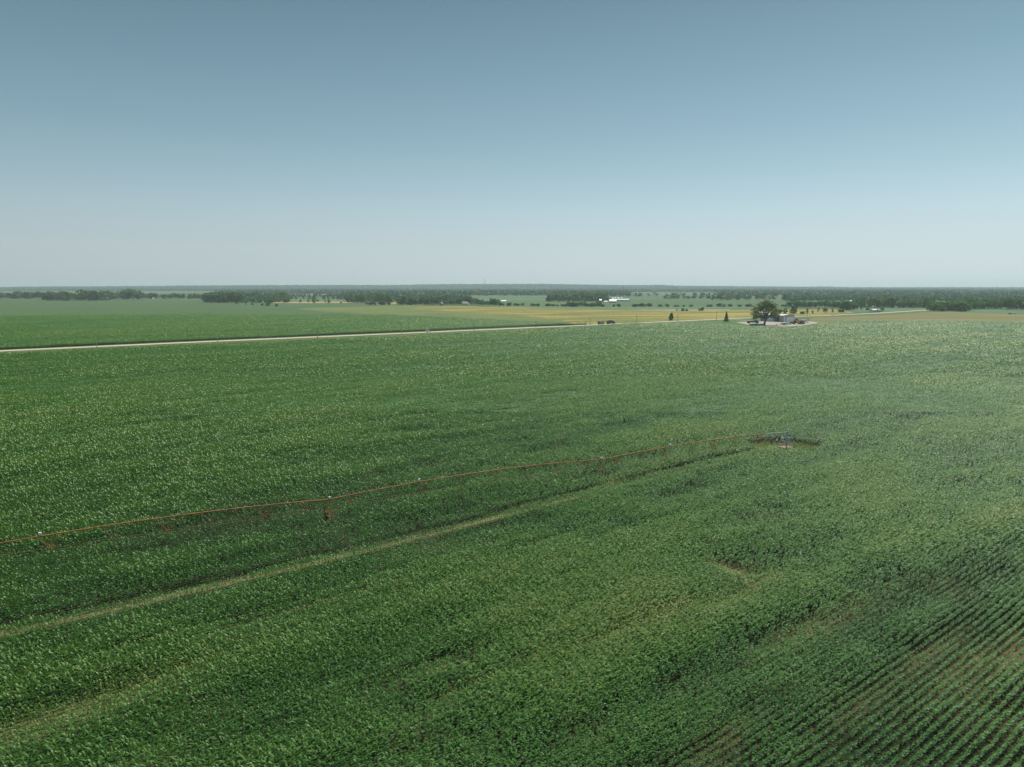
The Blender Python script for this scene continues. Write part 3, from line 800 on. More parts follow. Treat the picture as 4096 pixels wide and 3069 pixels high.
tr = empty('grain_truck', (0, 0, 0)); tag(tr, 'blue cab grain truck with a dark loaded box, on the road ahead of the wagon', 'truck')
MB().box((-1.6, 0, 0.85), (8.4, 0.9, 0.3)).build('chassis', M['dark'], tr)
c_ = MB().prism([(1.55, 0.7), (1.55, 2.75), (2.9, 2.75), (3.15, 1.75), (4.35, 1.6), (4.5, 0.7)], -1.15, 1.15, lambda x, z: 0.1 if z > 2.5 else 0).bevel(0.06).build('cab', M['blue'], tr)
MB().box((2.2, 1.16, 2.2), (0.8, 0.03, 0.6)).build('window', M['glass'], c_); MB().box((2.2, -1.16, 2.2), (0.8, 0.03, 0.6)).build('window', M['glass'], c_)
MB().box((3.06, 0, 2.22), (0.06, 1.9, 0.7)).build('windscreen', M['glass'], c_)
b = MB().box((-2.3, 0, 2.15), (7.2, 2.5, 2.1))
b.build('cargo_box', M['grainbox'], tr)
for x in np.arange(-5.5, 1.2, 1.3):
    for sg in (-1, 1): MB().box((x, sg * 1.29, 2.15), (0.16, 0.07, 2.12)).build('stake', M['dark'], tr)
MB().prism([(-5.2, 3.2), (-4.0, 3.7), (-1.2, 3.85), (0.4, 3.45), (1.0, 3.2)], -1.1, 1.1, lambda x, z: 0.5 * (z - 3.2)).build('load', M['bark'], tr)
wheels(tr, (-5.0, -3.8, 3.3), 1.0, 0.52, 0.4, 'galv'); lamps(tr, 4.5, -6.0, 0.85, 1.0)
place(tr, 2446, onroad(2446) - 0.6, ROW - 0.05)
wg = empty('grain_wagon', (0, 0, 0)); tag(wg, 'tan sided grain wagon with dark rear, on the road behind the blue truck', 'wagon')
MB().box((0, 0, 0.9), (6.6, 0.9, 0.25)).build('chassis', M['dark'], wg)
MB().box((0, 0, 2.2), (6.4, 2.5, 2.2), taper=(1.03, 1.05)).build('cargo_box', M['tan'], wg)
MB().box((-3.32, 0, 2.1), (0.1, 2.5, 2.1)).build('tailgate', M['dark'], wg)
MB().tube((3.3, 0, 0.85), (5.2, 0, 0.7), 0.07, n=8).build('drawbar', M['dark'], wg)
wheels(wg, (-2.2, 2.2), 1.05, 0.5, 0.36, 'galv')
place(wg, 2404, onroad(2404) - 0.2, ROW - 0.05)
for u, lab in ((3331, 'small white car on the far road, first one beyond the farmyard'), (3397, 'small white car on the far road, second beyond the farmyard'), (3446, 'small white car on the far road, nearest the grey box trailer')):
    c = copy_tree(suv); place(c, u, onroad(u) - (1.2 if u > 3340 else 0.3), ROW)
    tag(c, lab, 'car', 'white cars on the far road')
c = copy_tree(suv); place(c, 3709, onroad(3709) - 1.0, ROW); tag(c, 'tiny white car where the road meets the dark thicket', 'car', 'white cars on the far road')

# ================================================================== buildings
def gable(name, label, cat, c, size, rz, wall, roof, rise, group=None, door=True, wins=2, chimney=False):
    """c ground centre, size (length, width, wall height); ridge runs along the length"""
    r = empty(name, (c[0], c[1], 0.0), rz); tag(r, label, cat, group)
    Lx, Wy, h = size
    MB().prism([(-Wy / 2, 0), (-Wy / 2, h), (0, h + rise), (Wy / 2, h), (Wy / 2, 0)], -Lx / 2, Lx / 2).build('wall', M[wall], r)
    w = r.children[0]; w.rotation_euler = (0, 0, math.pi / 2)
    t = 0.14; e = 0.35
    prof = [(-Wy / 2 - e, h - rise * 2 * e / Wy + 0.01), (0, h + rise + 0.01), (Wy / 2 + e, h - rise * 2 * e / Wy + 0.01), (Wy / 2 + e, h - rise * 2 * e / Wy + t), (0, h + rise + t + 0.02), (-Wy / 2 - e, h - rise * 2 * e / Wy + t)]
    ro = MB().prism(prof, -Lx / 2 - e, Lx / 2 + e).build('roof', M[roof], r); ro.rotation_euler = (0, 0, math.pi / 2)
    if door:
        MB().box((0, -Wy / 2 - 0.04, min(1.1, h / 2)), (1.1, 0.08, min(2.1, h * 0.8))).build('door', M['wall_dark'], r)
        MB().box((Lx / 2 + 0.04, 0, min(1.6, h / 2)), (0.08, Wy * 0.4, min(3.0, h * 0.8))).build('door', M['shed_side'], r)
    for k in range(wins):
        x = -Lx / 2 + Lx * (k + 0.5) / wins
        if abs(x) < 1.0: x += 1.6
        wd = MB().box((x, -Wy / 2 - 0.03, h * 0.6), (1.0, 0.08, 1.1)).build('window', M['glass'], r)
        MB().box((x, -Wy / 2 - 0.05, h * 0.6 - 0.62), (1.2, 0.14, 0.1)).build('sill', M['white'], wd)
    if chimney:
        MB().box((Lx * 0.2, 0, h + rise + 0.5), (0.7, 0.7, 1.6)).build('chimney', M['concrete'], ro)
    return r

# grey shed in the farmyard: corner towards us, gable end to the right
cs = np.array([291.0, 759.0]); Wd_, Ln_, Hh_ = 22.0, 27.0, 6.8
sh = empty('farm_shed', (cs[0], cs[1], 0.15), ROW)
tag(sh, 'big grey metal farm shed with a wide pale door, behind the yard', 'shed')
ws = MB().prism([(0, 0), (0, Hh_), (Wd_ / 2, Hh_ + 0.9), (Wd_, Hh_), (Wd_, 0)], 0, Ln_).build('wall', M['shed_wall'], sh)
MB().prism([(-0.3, Hh_ - 0.02), (Wd_ / 2, Hh_ + 0.93), (Wd_ + 0.3, Hh_ - 0.02), (Wd_ + 0.3, Hh_ + 0.14), (Wd_ / 2, Hh_ + 1.1), (-0.3, Hh_ + 0.14)], -0.3, Ln_ + 0.3).build('roof', M['shed_roof'], sh)
MB().box((13.4, -0.06, 2.5), (14.0, 0.12, 5.0)).build('overhead_door', M['wall_white'], sh)
fr = MB(); fr.box((13.4, -0.1, 5.16), (14.6, 0.2, 0.3)); fr.box((6.25, -0.1, 2.5), (0.3, 0.2, 5.0)); fr.box((20.55, -0.1, 2.5), (0.3, 0.2, 5.0)); fr.build('door_frame', M['shed_side'], sh)
tag(MB().box((2.6, -0.06, 2.6), (1.9, 0.12, 5.0)).build('door', M['white'], sh), 'narrow bright white door')
MB().box((-0.05, 15.5, 3.0), (0.10, 6.5, 4.6)).build('side_panel', M['wall_white'], sh)
sd = MB()
for y in np.arange(0.9, 26.5, 0.9): sd.box((-0.03, y, 3.3), (0.06, 0.09, 6.5))
sd.build('wall_rib', M['shed_side'], sh)
MB().box((-0.05, 8.0, 2.0), (0.10, 3.5, 3.8)).build('door', M['wall_dark'], sh)

hz_ = 0.35
def gb(u, v, wpx, hpx, depth, name, label, cat, wall, roof, rise=1.6, rz=0.0, group=None, **k):
    b = gnd(u, v); m = mpp(b)
    return gable(name, label, cat, (b[0], b[1] + depth / 2), (wpx * m, depth, max(1.6, hpx * m)), rz, wall, roof, rise, group, **k)
gb(3055, 1259, 30, 7, 8, 'camper_shed', 'white roofed low building half hidden behind the big cottonwood tree', 'shed', 'wall_white', 'roof_white', 1.2, 0.2)
gb(2490, 1206, 54, 7, 22, 'machine_shed', 'long pale blue machine shed with white roof, below the three grain bins', 'shed', 'wall_blue', 'roof_white', 1.5, -0.05, wins=0)
gb(2453, 1211, 26, 6, 14, 'farm_barn', 'low dark sided barn with white roof in front of the long machine shed', 'barn', 'wall_dark', 'roof_white', 3.6, -0.12, wins=1)
gb(2455, 1199, 13, 3, 12, 'cream_shed', 'small cream roofed shed left of the three grain bins', 'shed', 'wall_white', 'roof_yellow', 3.0, 0.1, wins=0)
gb(2402, 1210, 8, 9, 8, 'farmhouse', 'small white farmhouse at the edge of the dark grove beside the grain bins', 'house', 'wall_white', 'roof_white', 2.0, 0.1)
gb(2424, 1210, 12, 3, 8, 'white_shed', 'low white shed between the small farmhouse and the dark sided barn', 'shed', 'wall_white', 'roof_white', 1.4, -0.2, wins=1)
gb(1858, 1222, 22, 8, 9, 'farmhouse', 'white farmhouse with steep grey roof among trees at the pasture edge', 'house', 'wall_white', 'roof_grey', 3.6, 0.5, wins=3, chimney=True)
gb(1873, 1222, 8, 4, 5, 'garage', 'small white garage right beside the grey roofed farmhouse', 'garage', 'wall_white', 'roof_grey', 1.6, 0.1, wins=1)
gb(1765, 1222.5, 9, 8, 6, 'green_shed', 'narrow grey green shed left of the grey roofed farmhouse', 'shed', 'wall_green', 'roof_grey', 2.0, 0.9, wins=0)
gb(1968, 1209, 12, 4, 10, 'white_barn', 'barn with white sloping roof among trees right of the grey roofed farmhouse', 'barn', 'wall_white', 'roof_white', 3.8, 0.9, wins=0)
gb(2014, 1209, 20, 4, 10, 'long_barn', 'long low white roofed barn behind the hedge trees', 'barn', 'wall_white', 'roof_white', 2.0, 0.05, wins=2)
gb(985, 1197, 12, 6, 12, 'red_barn', 'red barn with white roof in the far grove', 'barn', 'wall_red', 'roof_white', 5.0, 0.6, wins=1)
gb(972, 1196, 12, 3, 9, 'red_shed', 'low red shed attached behind the red barn', 'shed', 'wall_red', 'roof_grey', 1.5, 0.2, wins=1)
gb(1007, 1196, 9, 5, 10, 'white_barn', 'white domed barn right of the red barn', 'barn', 'wall_blue', 'roof_white', 4.5, 1.0, wins=0)
gb(1027, 1196, 6, 6, 7, 'farmhouse', 'tiny white house at the right end of the red barn farmstead', 'house', 'wall_white', 'roof_white', 2.5, 0.3, wins=2)
gb(1005, 1204.5, 7, 3, 6, 'white_shed', 'small white shed in front of the white domed barn', 'shed', 'wall_white', 'roof_white', 1.8, 0.2, wins=1)
gb(423, 1201, 16, 4, 10, 'white_shed', 'white roofed shed at the right edge of the left grove', 'shed', 'wall_dark', 'roof_white', 3.6, -0.5, wins=0)
gb(359, 1202, 7, 3, 6, 'white_shed', 'tiny pale shed half buried in the left grove', 'shed', 'wall_tan', 'roof_white', 2.0, 0.2, wins=0)
gb(612, 1197.5, 5, 3, 6, 'white_shed', 'tiny white shed beyond the soybean field', 'shed', 'wall_white', 'roof_white', 1.6, 0.2, wins=0)
gb(2994, 1189, 14, 3, 16, 'white_barn', 'white roofed barn among the distant woods, high above the cottonwood', 'barn', 'wall_white', 'roof_white', 3.4, 0.1, wins=0)
gb(3404, 1210, 6, 4, 8, 'white_house', 'small white house showing above the trees right of the farmyard', 'house', 'wall_white', 'roof_white', 3.0, 0.1, wins=1)
gb(3498, 1248, 18, 7, 8, 'box_trailer', 'pale grey box shaped shed by the far road, among roadside trees', 'shed', 'wall_blue', 'roof_white', 1.0, 0.25, wins=1)
gb(3518, 1248, 12, 5, 6, 'tan_shed', 'small tan shed standing close to the pale grey box shaped shed', 'shed', 'wall_tan', 'roof_grey', 1.2, 0.25, wins=1)
gb(1380, 1207, 20, 4, 8, 'farmhouse', 'small pale farmhouse half hidden behind trees beyond the wheat strip', 'house', 'wall_tan', 'roof_grey', 3.0, 0.2, wins=2)

def bin_(u, lab):
    b = gnd(u, 1202.5); m = mpp(b)
    r = empty('grain_bin', (b[0], b[1] + 30, 0)); tag(r, lab, 'grain bin', 'grain bins at the far farm')
    rad, hh = 5.9 * m * 0.98, 8.6 * m
    w = MB().tube((0, 0, 0), (0, 0, hh), rad, n=32).build('bin_wall', M['wall_blue'], r)
    ribs = MB()
    for z in np.arange(0.6, hh, 0.8): ribs.tube((0, 0, z), (0, 0, z + 0.12), rad + 0.05, n=32, cap=False)
    ribs.build('wall_rib', M['galv'], w)
    MB().cone((0, 0, hh - 0.02), rad + 0.25, 4.2 * m, 32, 0.5).build('roof', M['roof_white'], r)
    MB().tube((0, 0, hh + 4.1 * m), (0, 0, hh + 4.8 * m), 0.5, n=10).build('roof_cap', M['galv'], r)
bin_(2467, 'grain bin with white cone roof, left one of the three'); bin_(2479.5, 'grain bin with white cone roof, middle one of the three'); bin_(2494, 'grain bin with white cone roof, right one of the three')

b = gnd(2497, 1203); m = mpp(b); hgt = 52 * m
t = empty('elevator_leg', (b[0] + 2, b[1] + 36, 0)); tag(t, 'slim pale steel grain elevator mast rising behind the grain bins', 'mast')
for sx, sy in ((-1, -1), (1, -1), (1, 1), (-1, 1)): MB().tube((sx * 1.0, sy * 1.0, 0), (sx * 0.7, sy * 0.7, hgt), 0.12, n=6).build('mast_leg', M['steel_tower'], t)
br = MB()
for i in range(10):
    z0, z1 = hgt * i / 10, hgt * (i + 1) / 10
    for (a, c) in (((-1, -1), (1, -1)), ((1, -1), (1, 1)), ((1, 1), (-1, 1)), ((-1, 1), (-1, -1))):
        br.tube((a[0] * .9, a[1] * .9, z0), (c[0] * .85, c[1] * .85, z1), 0.06, n=5)
br.build('mast_brace', M['steel_tower'], t)
MB().box((0, 0, hgt / 2), (0.9, 0.9, hgt * 0.98)).build('conveyor_duct', M['steel_tower'], t)
MB().box((0, 0, hgt + 0.8), (2.4, 1.8, 1.6)).build('head', M['galv'], t)

# ================================================================== farmyard things
tk = empty('long_truck', (0, 0, 0)); tag(tk, 'dark green long bed truck with windowed cab, parked beside the big cottonwood', 'truck')
MB().box((-1.2, 0, 1.0), (9.6, 1.2, 0.35)).build('chassis', M['dark'], tk)
MB().box((-2.6, 0, 1.95), (7.0, 2.4, 1.3)).bevel(0.06).build('bed', M['green_dark'], tk)
c_ = MB().prism([(1.0, 0.8), (1.0, 3.1), (3.6, 3.1), (4.0, 2.05), (5.0, 1.9), (5.2, 0.8)], -1.2, 1.2, lambda x, z: 0.15 if z > 2.6 else 0).bevel(0.06).build('cab', M['green_dark'], tk)
for sg in (-1, 1):
    for x in (1.75, 3.0): MB().box((x, sg * 1.14, 2.5), (0.95, 0.2, 0.75)).build('window', M['glass'], c_)
MB().box((3.82, 0, 2.55), (0.08, 1.9, 0.75)).build('windscreen', M['glass'], c_)
wheels(tk, (-4.6, 3.6), 1.05, 0.6, 0.4, 'dark'); lamps(tk, 5.18, -6.1, 0.9, 1.25)
place(tk, 3013, 1294.5, 0.08, 0.16, 1.08)
tl = empty('stock_trailer', (0, 0, 0)); tag(tl, 'long pale teal flat trailer with white top rail, in front of the dark green truck', 'trailer')
MB().box((0, 0, 1.1), (12.2, 2.3, 1.35)).bevel(0.05).build('trailer_body', M['teal'], tl)
MB().box((0, 0, 1.82), (12.3, 2.4, 0.1)).build('top_rail', M['white'], tl)
MB().box((6.15, 0, 1.05), (0.12, 2.2, 1.2)).build('end_panel', M['galv'], tl)
MB().tube((-6.1, 0, 0.7), (-7.6, 0, 0.6), 0.08, n=8).build('drawbar', M['dark'], tl)
wheels(tl, (0.8, 2.0), 1.02, 0.42, 0.3, 'galv')
place(tl, 3024, 1303.5, -0.06, 0.16)

cm = empty('camper_trailer', (0, 0, 0)); tag(cm, 'white camper trailer at the right end of the junk row in the yard', 'trailer')
MB().prism([(-3.1, 0.55), (-3.2, 1.6), (-2.9, 2.75), (2.7, 2.75), (3.2, 1.7), (3.0, 0.55)], -1.2, 1.2).bevel(0.08).build('camper_body', M['white'], cm)
for sg in (-1, 1):
    for x in (-1.8, 1.6): MB().box((x, sg * 1.21, 1.9), (1.1, 0.05, 0.55)).build('window', M['glass'], cm)
MB().box((0.2, -1.215, 1.45), (0.7, 0.05, 1.65)).build('door', M['wall_blue'], cm)
MB().box((0, -1.212, 1.2), (6.0, 0.04, 0.12)).build('trim_stripe', M['grainbox'], cm)
wheels(cm, (-0.4, 0.5), 1.05, 0.36, 0.24)
MB().tube((3.1, 0, 0.6), (4.4, 0, 0.5), 0.06, n=8).build('drawbar', M['dark'], cm)
place(cm, 3212, 1292, 0.1, 0.16, 1.2)

def make_pickup(name, paint):
    r = empty(name, (0, 0, 0))
    MB().prism([(-2.7, 0.45), (-2.7, 1.15), (0.9, 1.15), (2.5, 1.08), (2.7, 0.9), (2.7, 0.45)], -0.97, 0.97).bevel(0.05).build('body', M[paint], r)
    c = MB().prism([(-0.85, 1.13), (-0.7, 1.85), (0.55, 1.85), (1.2, 1.13)], -0.9, 0.9, lambda x, z: 0.18 if z > 1.5 else 0).bevel(0.05).build('cab', M[paint], r)
    MB().box((-1.8, 0, 1.16), (1.6, 1.6, 0.06)).build('bed', M['dark'], r)
    for sg in (-1, 1): MB().box((-0.05, sg * 0.83, 1.5), (0.95, 0.12, 0.42)).build('window', M['glass'], c)
    wheels(r, (-1.7, 1.75), 0.9, 0.4); lamps(r, 2.7, -2.7, 0.72, 0.8)
    return r
pk = place(make_pickup('pickup_truck', 'white'), 3152, 1292, -0.2, 0.16, 1.2); tag(pk, 'old white pickup truck in the junk row, before the white shed door', 'pickup truck')
pk2 = place(make_pickup('pickup_truck', 'maroon'), 3166, 1296.5, 0.25, 0.16, 1.2); tag(pk2, 'maroon pickup truck in the middle of the junk row', 'pickup truck')
c = copy_tree(suv); place(c, 3156, 1299, 0.15, 0.16); tag(c, 'white car parked among junk at the front of the yard', 'car')
tc_ = empty('tractor', (0, 0, 0)); tag(tc_, 'dark tractor with faded yellow hood in the junk row', 'tractor')
MB().box((1.4, 0, 1.45), (2.4, 0.8, 0.9)).bevel(0.08).build('hood', M['yellow'], tc_)
MB().box((0.6, 0, 0.95), (4.2, 0.6, 0.5)).build('chassis', M['dark'], tc_)
c_ = MB().box((-0.6, 0, 2.1), (1.5, 1.5, 1.5), taper=(0.85, 0.85)).build('cab', M['glass'], tc_); MB().box((-0.6, 0, 2.92), (1.7, 1.7, 0.16)).bevel(0.04).build('cab_roof', M['yellow'], tc_)
MB().tube((1.8, 0.25, 1.9), (1.8, 0.25, 2.8), 0.06, n=8).build('exhaust', M['dark'], tc_)
for sg in (-1, 1):
    w = MB().tube((-0.9, sg * 1.0 - 0.25, 0.9), (-0.9, sg * 1.0 + 0.25, 0.9), 0.9, n=22).build('rear_wheel', M['tyre'], tc_); MB().tube((-0.9, sg * 1.0 - 0.27, 0.9), (-0.9, sg * 1.0 + 0.27, 0.9), 0.45, n=14).build('rim', M['yellow'], w)
    w = MB().tube((2.0, sg * 0.8 - 0.15, 0.5), (2.0, sg * 0.8 + 0.15, 0.5), 0.5, n=18).build('front_wheel', M['tyre'], tc_); MB().tube((2.0, sg * 0.8 - 0.17, 0.5), (2.0, sg * 0.8 + 0.17, 0.5), 0.26, n=12).build('rim', M['yellow'], w)
place(tc_, 3182, 1298, -0.3, 0.16, 1.4)
lo = empty('farm_loader', (0, 0, 0)); tag(lo, 'faded yellow loader with long raised arm behind the tractor', 'loader')
MB().prism([(-2.6, 0.8), (-2.6, 1.9), (-0.6, 2.1), (2.2, 1.7), (2.4, 0.8)], -0.9, 0.9).bevel(0.06).build('loader_body', M['yellow'], lo)
MB().box((-0.9, 0, 2.75), (1.5, 1.5, 1.3), taper=(0.9, 0.9)).build('cab', M['glass'], lo)
for sg in (-1, 1): MB().path([(0.2, sg * 0.7, 2.2), (2.8, sg * 0.7, 2.5), (4.2, sg * 0.7, 1.3)], [0.14, 0.14, 0.12], 6).build('lift_arm', M['yellow'], lo)
MB().prism([(3.9, 0.5), (3.9, 1.6), (4.2, 1.6), (5.1, 0.5)], -1.2, 1.2).build('bucket', M['dark'], lo)
wheels(lo, (-1.6, 1.5), 1.0, 0.7, 0.45, 'yellow')
place(lo, 3190, 1292.5, 0.05, 0.16, 1.3)
sp = empty('farm_spreader', (0, 0, 0)); tag(sp, 'small grey green farm spreader at the left end of the junk row', 'spreader')
MB().box((0, 0, 1.2), (4.0, 2.0, 1.1), taper=(1.1, 1.25)).build('hopper', M['teal'], sp)
MB().tube((2.0, 0, 0.7), (3.6, 0, 0.5), 0.07, n=8).build('drawbar', M['dark'], sp); wheels(sp, (-0.4,), 1.1, 0.55, 0.3, 'galv')
place(sp, 3138, 1301.5, 0.2, 0.16, 1.3)
hp = empty('hay_rake', (0, 0, 0)); tag(hp, 'dark rusty farm implement with wheels beside the camper trailer', 'implement')
MB().path([(-3, 0, 0.9), (0, 0, 1.2), (3, 0, 0.9)], [0.16, 0.2, 0.16], 8).build('frame_bar', M['rust_dark'], hp)
for x in (-2.4, -1.2, 0, 1.2, 2.4): MB().tube((x, 0.2, 0.75), (x, -0.35, 0.75), 0.62, n=16).build('disc', M['dark'], hp)
wheels(hp, (0.0,), 1.0, 0.5, 0.3, 'rust_dark'); MB().box((0, 0.4, 1.7), (1.6, 1.0, 0.9)).bevel(0.05).build('tank', M['dark'], hp)
place(hp, 3205, 1298, 0.2, 0.16, 1.3)
tyreme = None
for i, (u, v, lab) in enumerate(((3106, 1301, 'black tyre on the gravel right of the cottonwood'), (3122, 1300.5, 'black tyre on the gravel close to the farm spreader'), (3230, 1292.5, 'black tyre on the gravel past the camper trailer'))):
    if tyreme is None:
        b = MB(); n = 20
        ring = [[b.bm.verts.new(((0.55 + 0.2 * math.cos(w)) * math.cos(a), (0.55 + 0.2 * math.cos(w)) * math.sin(a), 0.2 + 0.2 * math.sin(w))) for w in [k * math.pi / 4 for k in range(8)]] for a in [2 * math.pi * j / n for j in range(n)]]
        for j in range(n):
            for k in range(8): b.bm.faces.new((ring[j][k], ring[(j + 1) % n][k], ring[(j + 1) % n][(k + 1) % 8], ring[j][(k + 1) % 8]))
        o = b.build('old_tyre', M['tyre'], smooth=True); tyreme = o
    else:
        o = tyreme.copy(); link(o)
    place(o, u, v, 0, 0.16, 1.3); tag(o, lab, 'tyre', 'old tyres in the yard')
c = copy_tree(suv); place(c, 4060, 1257.5, 0.1, 0.1); tag(c, 'pale car parked in the field at the far right edge', 'car')
c = copy_tree(pk2); place(c, 4040, 1258, 0.15, 0.1); tag(c, 'dark maroon pickup parked left of the pale car at the field edge', 'pickup truck')
# ================================================================== trees
def cards(C, size, rng, up=0.25, squash=0.8, tint=None):
    """leaf sprays: one bent-free quad per centre, random facing"""
    n = len(C)
    a = rng.normal(size=(n, 3)); a /= np.linalg.norm(a, axis=1)[:, None]
    b = rng.normal(size=(n, 3)); b[:, 2] *= 0.6
    b -= (b * a).sum(1)[:, None] * a; b /= np.linalg.norm(b, axis=1)[:, None]
    c = np.cross(a, b)
    s = size * (0.6 + 0.8 * rng.random(n))[:, None]
    k = 0.55 + 0.3 * rng.random(n)[:, None]
    V = np.stack([C - b * s, C + c * s * k * squash, C + b * s * 1.1, C - c * s * k * squash], 1).reshape(-1, 3)
    Q = np.arange(4 * n).reshape(-1, 4)
    return V, Q

def crown_pts(rng, kind):
    """lobes of a crown in a unit tree (height 1, crown width about 1 -> x,y in -0.5..0.5)"""
    lobes = []
    if kind == 'broad':
        for i in range(26):
            a = rng.random() * 6.283; z = 0.15 + 0.76 * rng.random() ** 0.85
            rm = 0.44 * math.sin(math.pi * min(1, (z + 0.05) / 1.08)) ** 0.6
            r = rm * (0.25 + 0.75 * math.sqrt(rng.random()))
            lobes.append((r * math.cos(a), r * math.sin(a), z, 0.10 + 0.08 * rng.random()))
    elif kind == 'tall':
        for i in range(24):
            a = rng.random() * 6.283; z = 0.12 + 0.80 * rng.random()
            rm = 0.46 * (1 - abs((z - 0.46) / 0.58) ** 2.4)
            r = max(0, rm) * (0.2 + 0.8 * math.sqrt(rng.random()))
            lobes.append((r * math.cos(a), r * math.sin(a), z, 0.09 + 0.07 * rng.random()))
    elif kind == 'bush':
        for i in range(20):
            a = rng.random() * 6.283; z = 0.12 + 0.72 * rng.random()
            rm = 0.46 * math.sqrt(max(0.02, 1 - (z / 1.02) ** 2.4))
            r = rm * math.sqrt(rng.random())
            lobes.append((r * math.cos(a), r * math.sin(a), z, 0.12 + 0.09 * rng.random()))
    return lobes

def tree_mesh(seed, kind, ncard, csize):
    rng = np.random.default_rng(seed)
    P, T = [], []
    for (x, y, z, r) in crown_pts(rng, kind):
        m = int(ncard * (r / 0.13) ** 2 / 24) + 6
        d = rng.normal(size=(m, 3)); d /= np.linalg.norm(d, axis=1)[:, None]
        q = np.array([x, y, z]) + d * r * (0.55 + 0.5 * rng.random((m, 1))) * np.array([1.15, 1.15, 0.8])
        P.append(q); T.append(np.full(m, 0.5 + 0.45 * (rng.random() - 0.5)) + 0.2 * (rng.random(m) - 0.5))
    P = np.concatenate(P); T = np.concatenate(T)
    ok = P[:, 2] > 0.03
    P, T = P[ok], T[ok]
    V, Q = cards(P, csize, rng)
    return mesh_from('crown', V, Q, M['crown'], np.repeat(T, 4), smooth=False)

def trunk_mesh(seed, kind):
    rng = np.random.default_rng(seed)
    b = MB(); h = {'broad': 0.5, 'tall': 0.6, 'bush': 0.25}[kind]
    r = {'broad': 0.028, 'tall': 0.022, 'bush': 0.02}[kind]
    b.path([(0, 0, -0.01), (0.01, 0, h * 0.5), (0.0, 0.01, h)], [r * 1.3, r, r * 0.6], 8)
    for i in range(6):
        a = rng.random() * 6.283; z = h * (0.55 + 0.4 * rng.random())
        b.path([(0, 0, z), (0.12 * math.cos(a), 0.12 * math.sin(a), z + 0.12), (0.27 * math.cos(a), 0.27 * math.sin(a), z + 0.25)], [r * 0.55, r * 0.35, r * 0.12], 6)
    bmesh.ops.recalc_face_normals(b.bm, faces=b.bm.faces)
    me = bpy.data.meshes.new('trunk'); b.bm.to_mesh(me); b.bm.free(); me.materials.append(M['bark'])
    return me

KINDS = {}
for k, nc, cs, reps in (('broad', 620, 0.062, 4), ('tall', 560, 0.058, 3), ('bush', 420, 0.085, 3)):
    KINDS[k] = [(tree_mesh(100 + 7 * i + hash_, k, nc, cs), trunk_mesh(300 + i + hash_, k)) for i in range(reps) for hash_ in [{'broad': 0, 'tall': 40, 'bush': 80}[k]]]

ORD = ['first', 'second', 'third', 'fourth', 'fifth', 'sixth', 'seventh', 'eighth', 'ninth', 'tenth', 'eleventh', 'twelfth', 'thirteenth', 'fourteenth', 'fifteenth', 'sixteenth', 'seventeenth', 'eighteenth', 'nineteenth', 'twentieth', 'twenty-first', 'twenty-second', 'twenty-third', 'twenty-fourth', 'twenty-fifth', 'twenty-sixth']
def put_tree(u, v, hpx, wpx, kind, name, label, group, cat='tree', parts=True):
    b = gnd(u, v); m = mpp(b)
    cm_, tm_ = random.choice(KINDS[kind])
    rz = random.random() * 6.283
    sc = (wpx * m, wpx * m, hpx * m)
    o = empty(name, (b[0], b[1], 0.0), rz)
    o.scale = sc
    tag(o, label, cat, group)
    c = link(bpy.data.objects.new('crown', cm_), o)
    link(bpy.data.objects.new('trunk', tm_), o)
    return o

trng = random.Random(11)
def grove(n, u0, u1, v0, v1, h0, h1, kinds, name, where, group, asp=1.2, cat='tree', vfun=None):
    us = sorted(u0 + (u1 - u0) * (i + 0.5 + 0.7 * (trng.random() - 0.5)) / n for i in range(n))
    for i, u in enumerate(us):
        v = v0 + (v1 - v0) * (trng.random() if not vfun else vfun(u))
        h = h0 * 0.85 + (h1 - h0 * 0.85) * trng.random() ** 0.8
        k = trng.choice(kinds)
        w = h * asp * (0.8 + 0.5 * trng.random()) * (0.8 if k == 'tall' else 1.25 if k == 'bush' else 1.0)
        adj = {'broad': 'broad', 'tall': 'tall', 'bush': 'low'}[k]
        put_tree(u, v, h, w, k, name, f'{adj} {cat}, {ORD[i]} from left in {where}', group, cat)

B, TT, BU = 'broad', 'tall', 'bush'
# far left
grove(11, -40, 172, 1193, 1196, 19, 27, [B, B, BU], 'tree', 'the pale treeline at the far left edge', 'far left treeline')
grove(16, 178, 425, 1201.5, 1204, 27, 38, [B, TT, B], 'tree', 'the dark grove with a bare trunk on the left', 'left dark grove')
grove(12, 360, 560, 1196, 1199, 24, 36, [B, B, TT], 'tree', 'the row behind the left white shed', 'row behind the left white shed')
grove(13, 560, 825, 1193, 1196, 15, 22, [B, BU], 'tree', 'the low treeline beyond the soybean field', 'low treeline beyond the soybeans')
# red barn farmstead
grove(13, 828, 960, 1208, 1212, 27, 42, [B, B, TT], 'tree', 'the dark grove left of the red barn', 'grove left of the red barn')
grove(9, 955, 1170, 1210, 1213, 12, 18, [BU, B], 'tree', 'the bushy front row before the red barn', 'front row before the red barn')
grove(9, 930, 1165, 1198, 1201, 22, 32, [B, TT], 'tree', 'the row behind the red barn', 'row behind the red barn')
for u, v, h, w, lab in ((945, 1216, 7, 15, 'dark low shrub tight against the grove left of the red barn'), (983, 1219.5, 4, 7, 'tiny shrub in the field below the red barn'), (1010, 1221, 8, 12, 'round shrub in the field under the white domed barn'),
                        (1049, 1223, 9, 11, 'smaller left shrub of three in the field right of the farmstead'), (1073, 1224, 13, 20, 'largest middle shrub of three in the field right of the farmstead'), (1106, 1226, 10, 14, 'right shrub of three in the field right of the farmstead')):
    put_tree(u, v, h, w, BU, 'shrub', lab, 'shrubs in the soybean field', 'shrub')
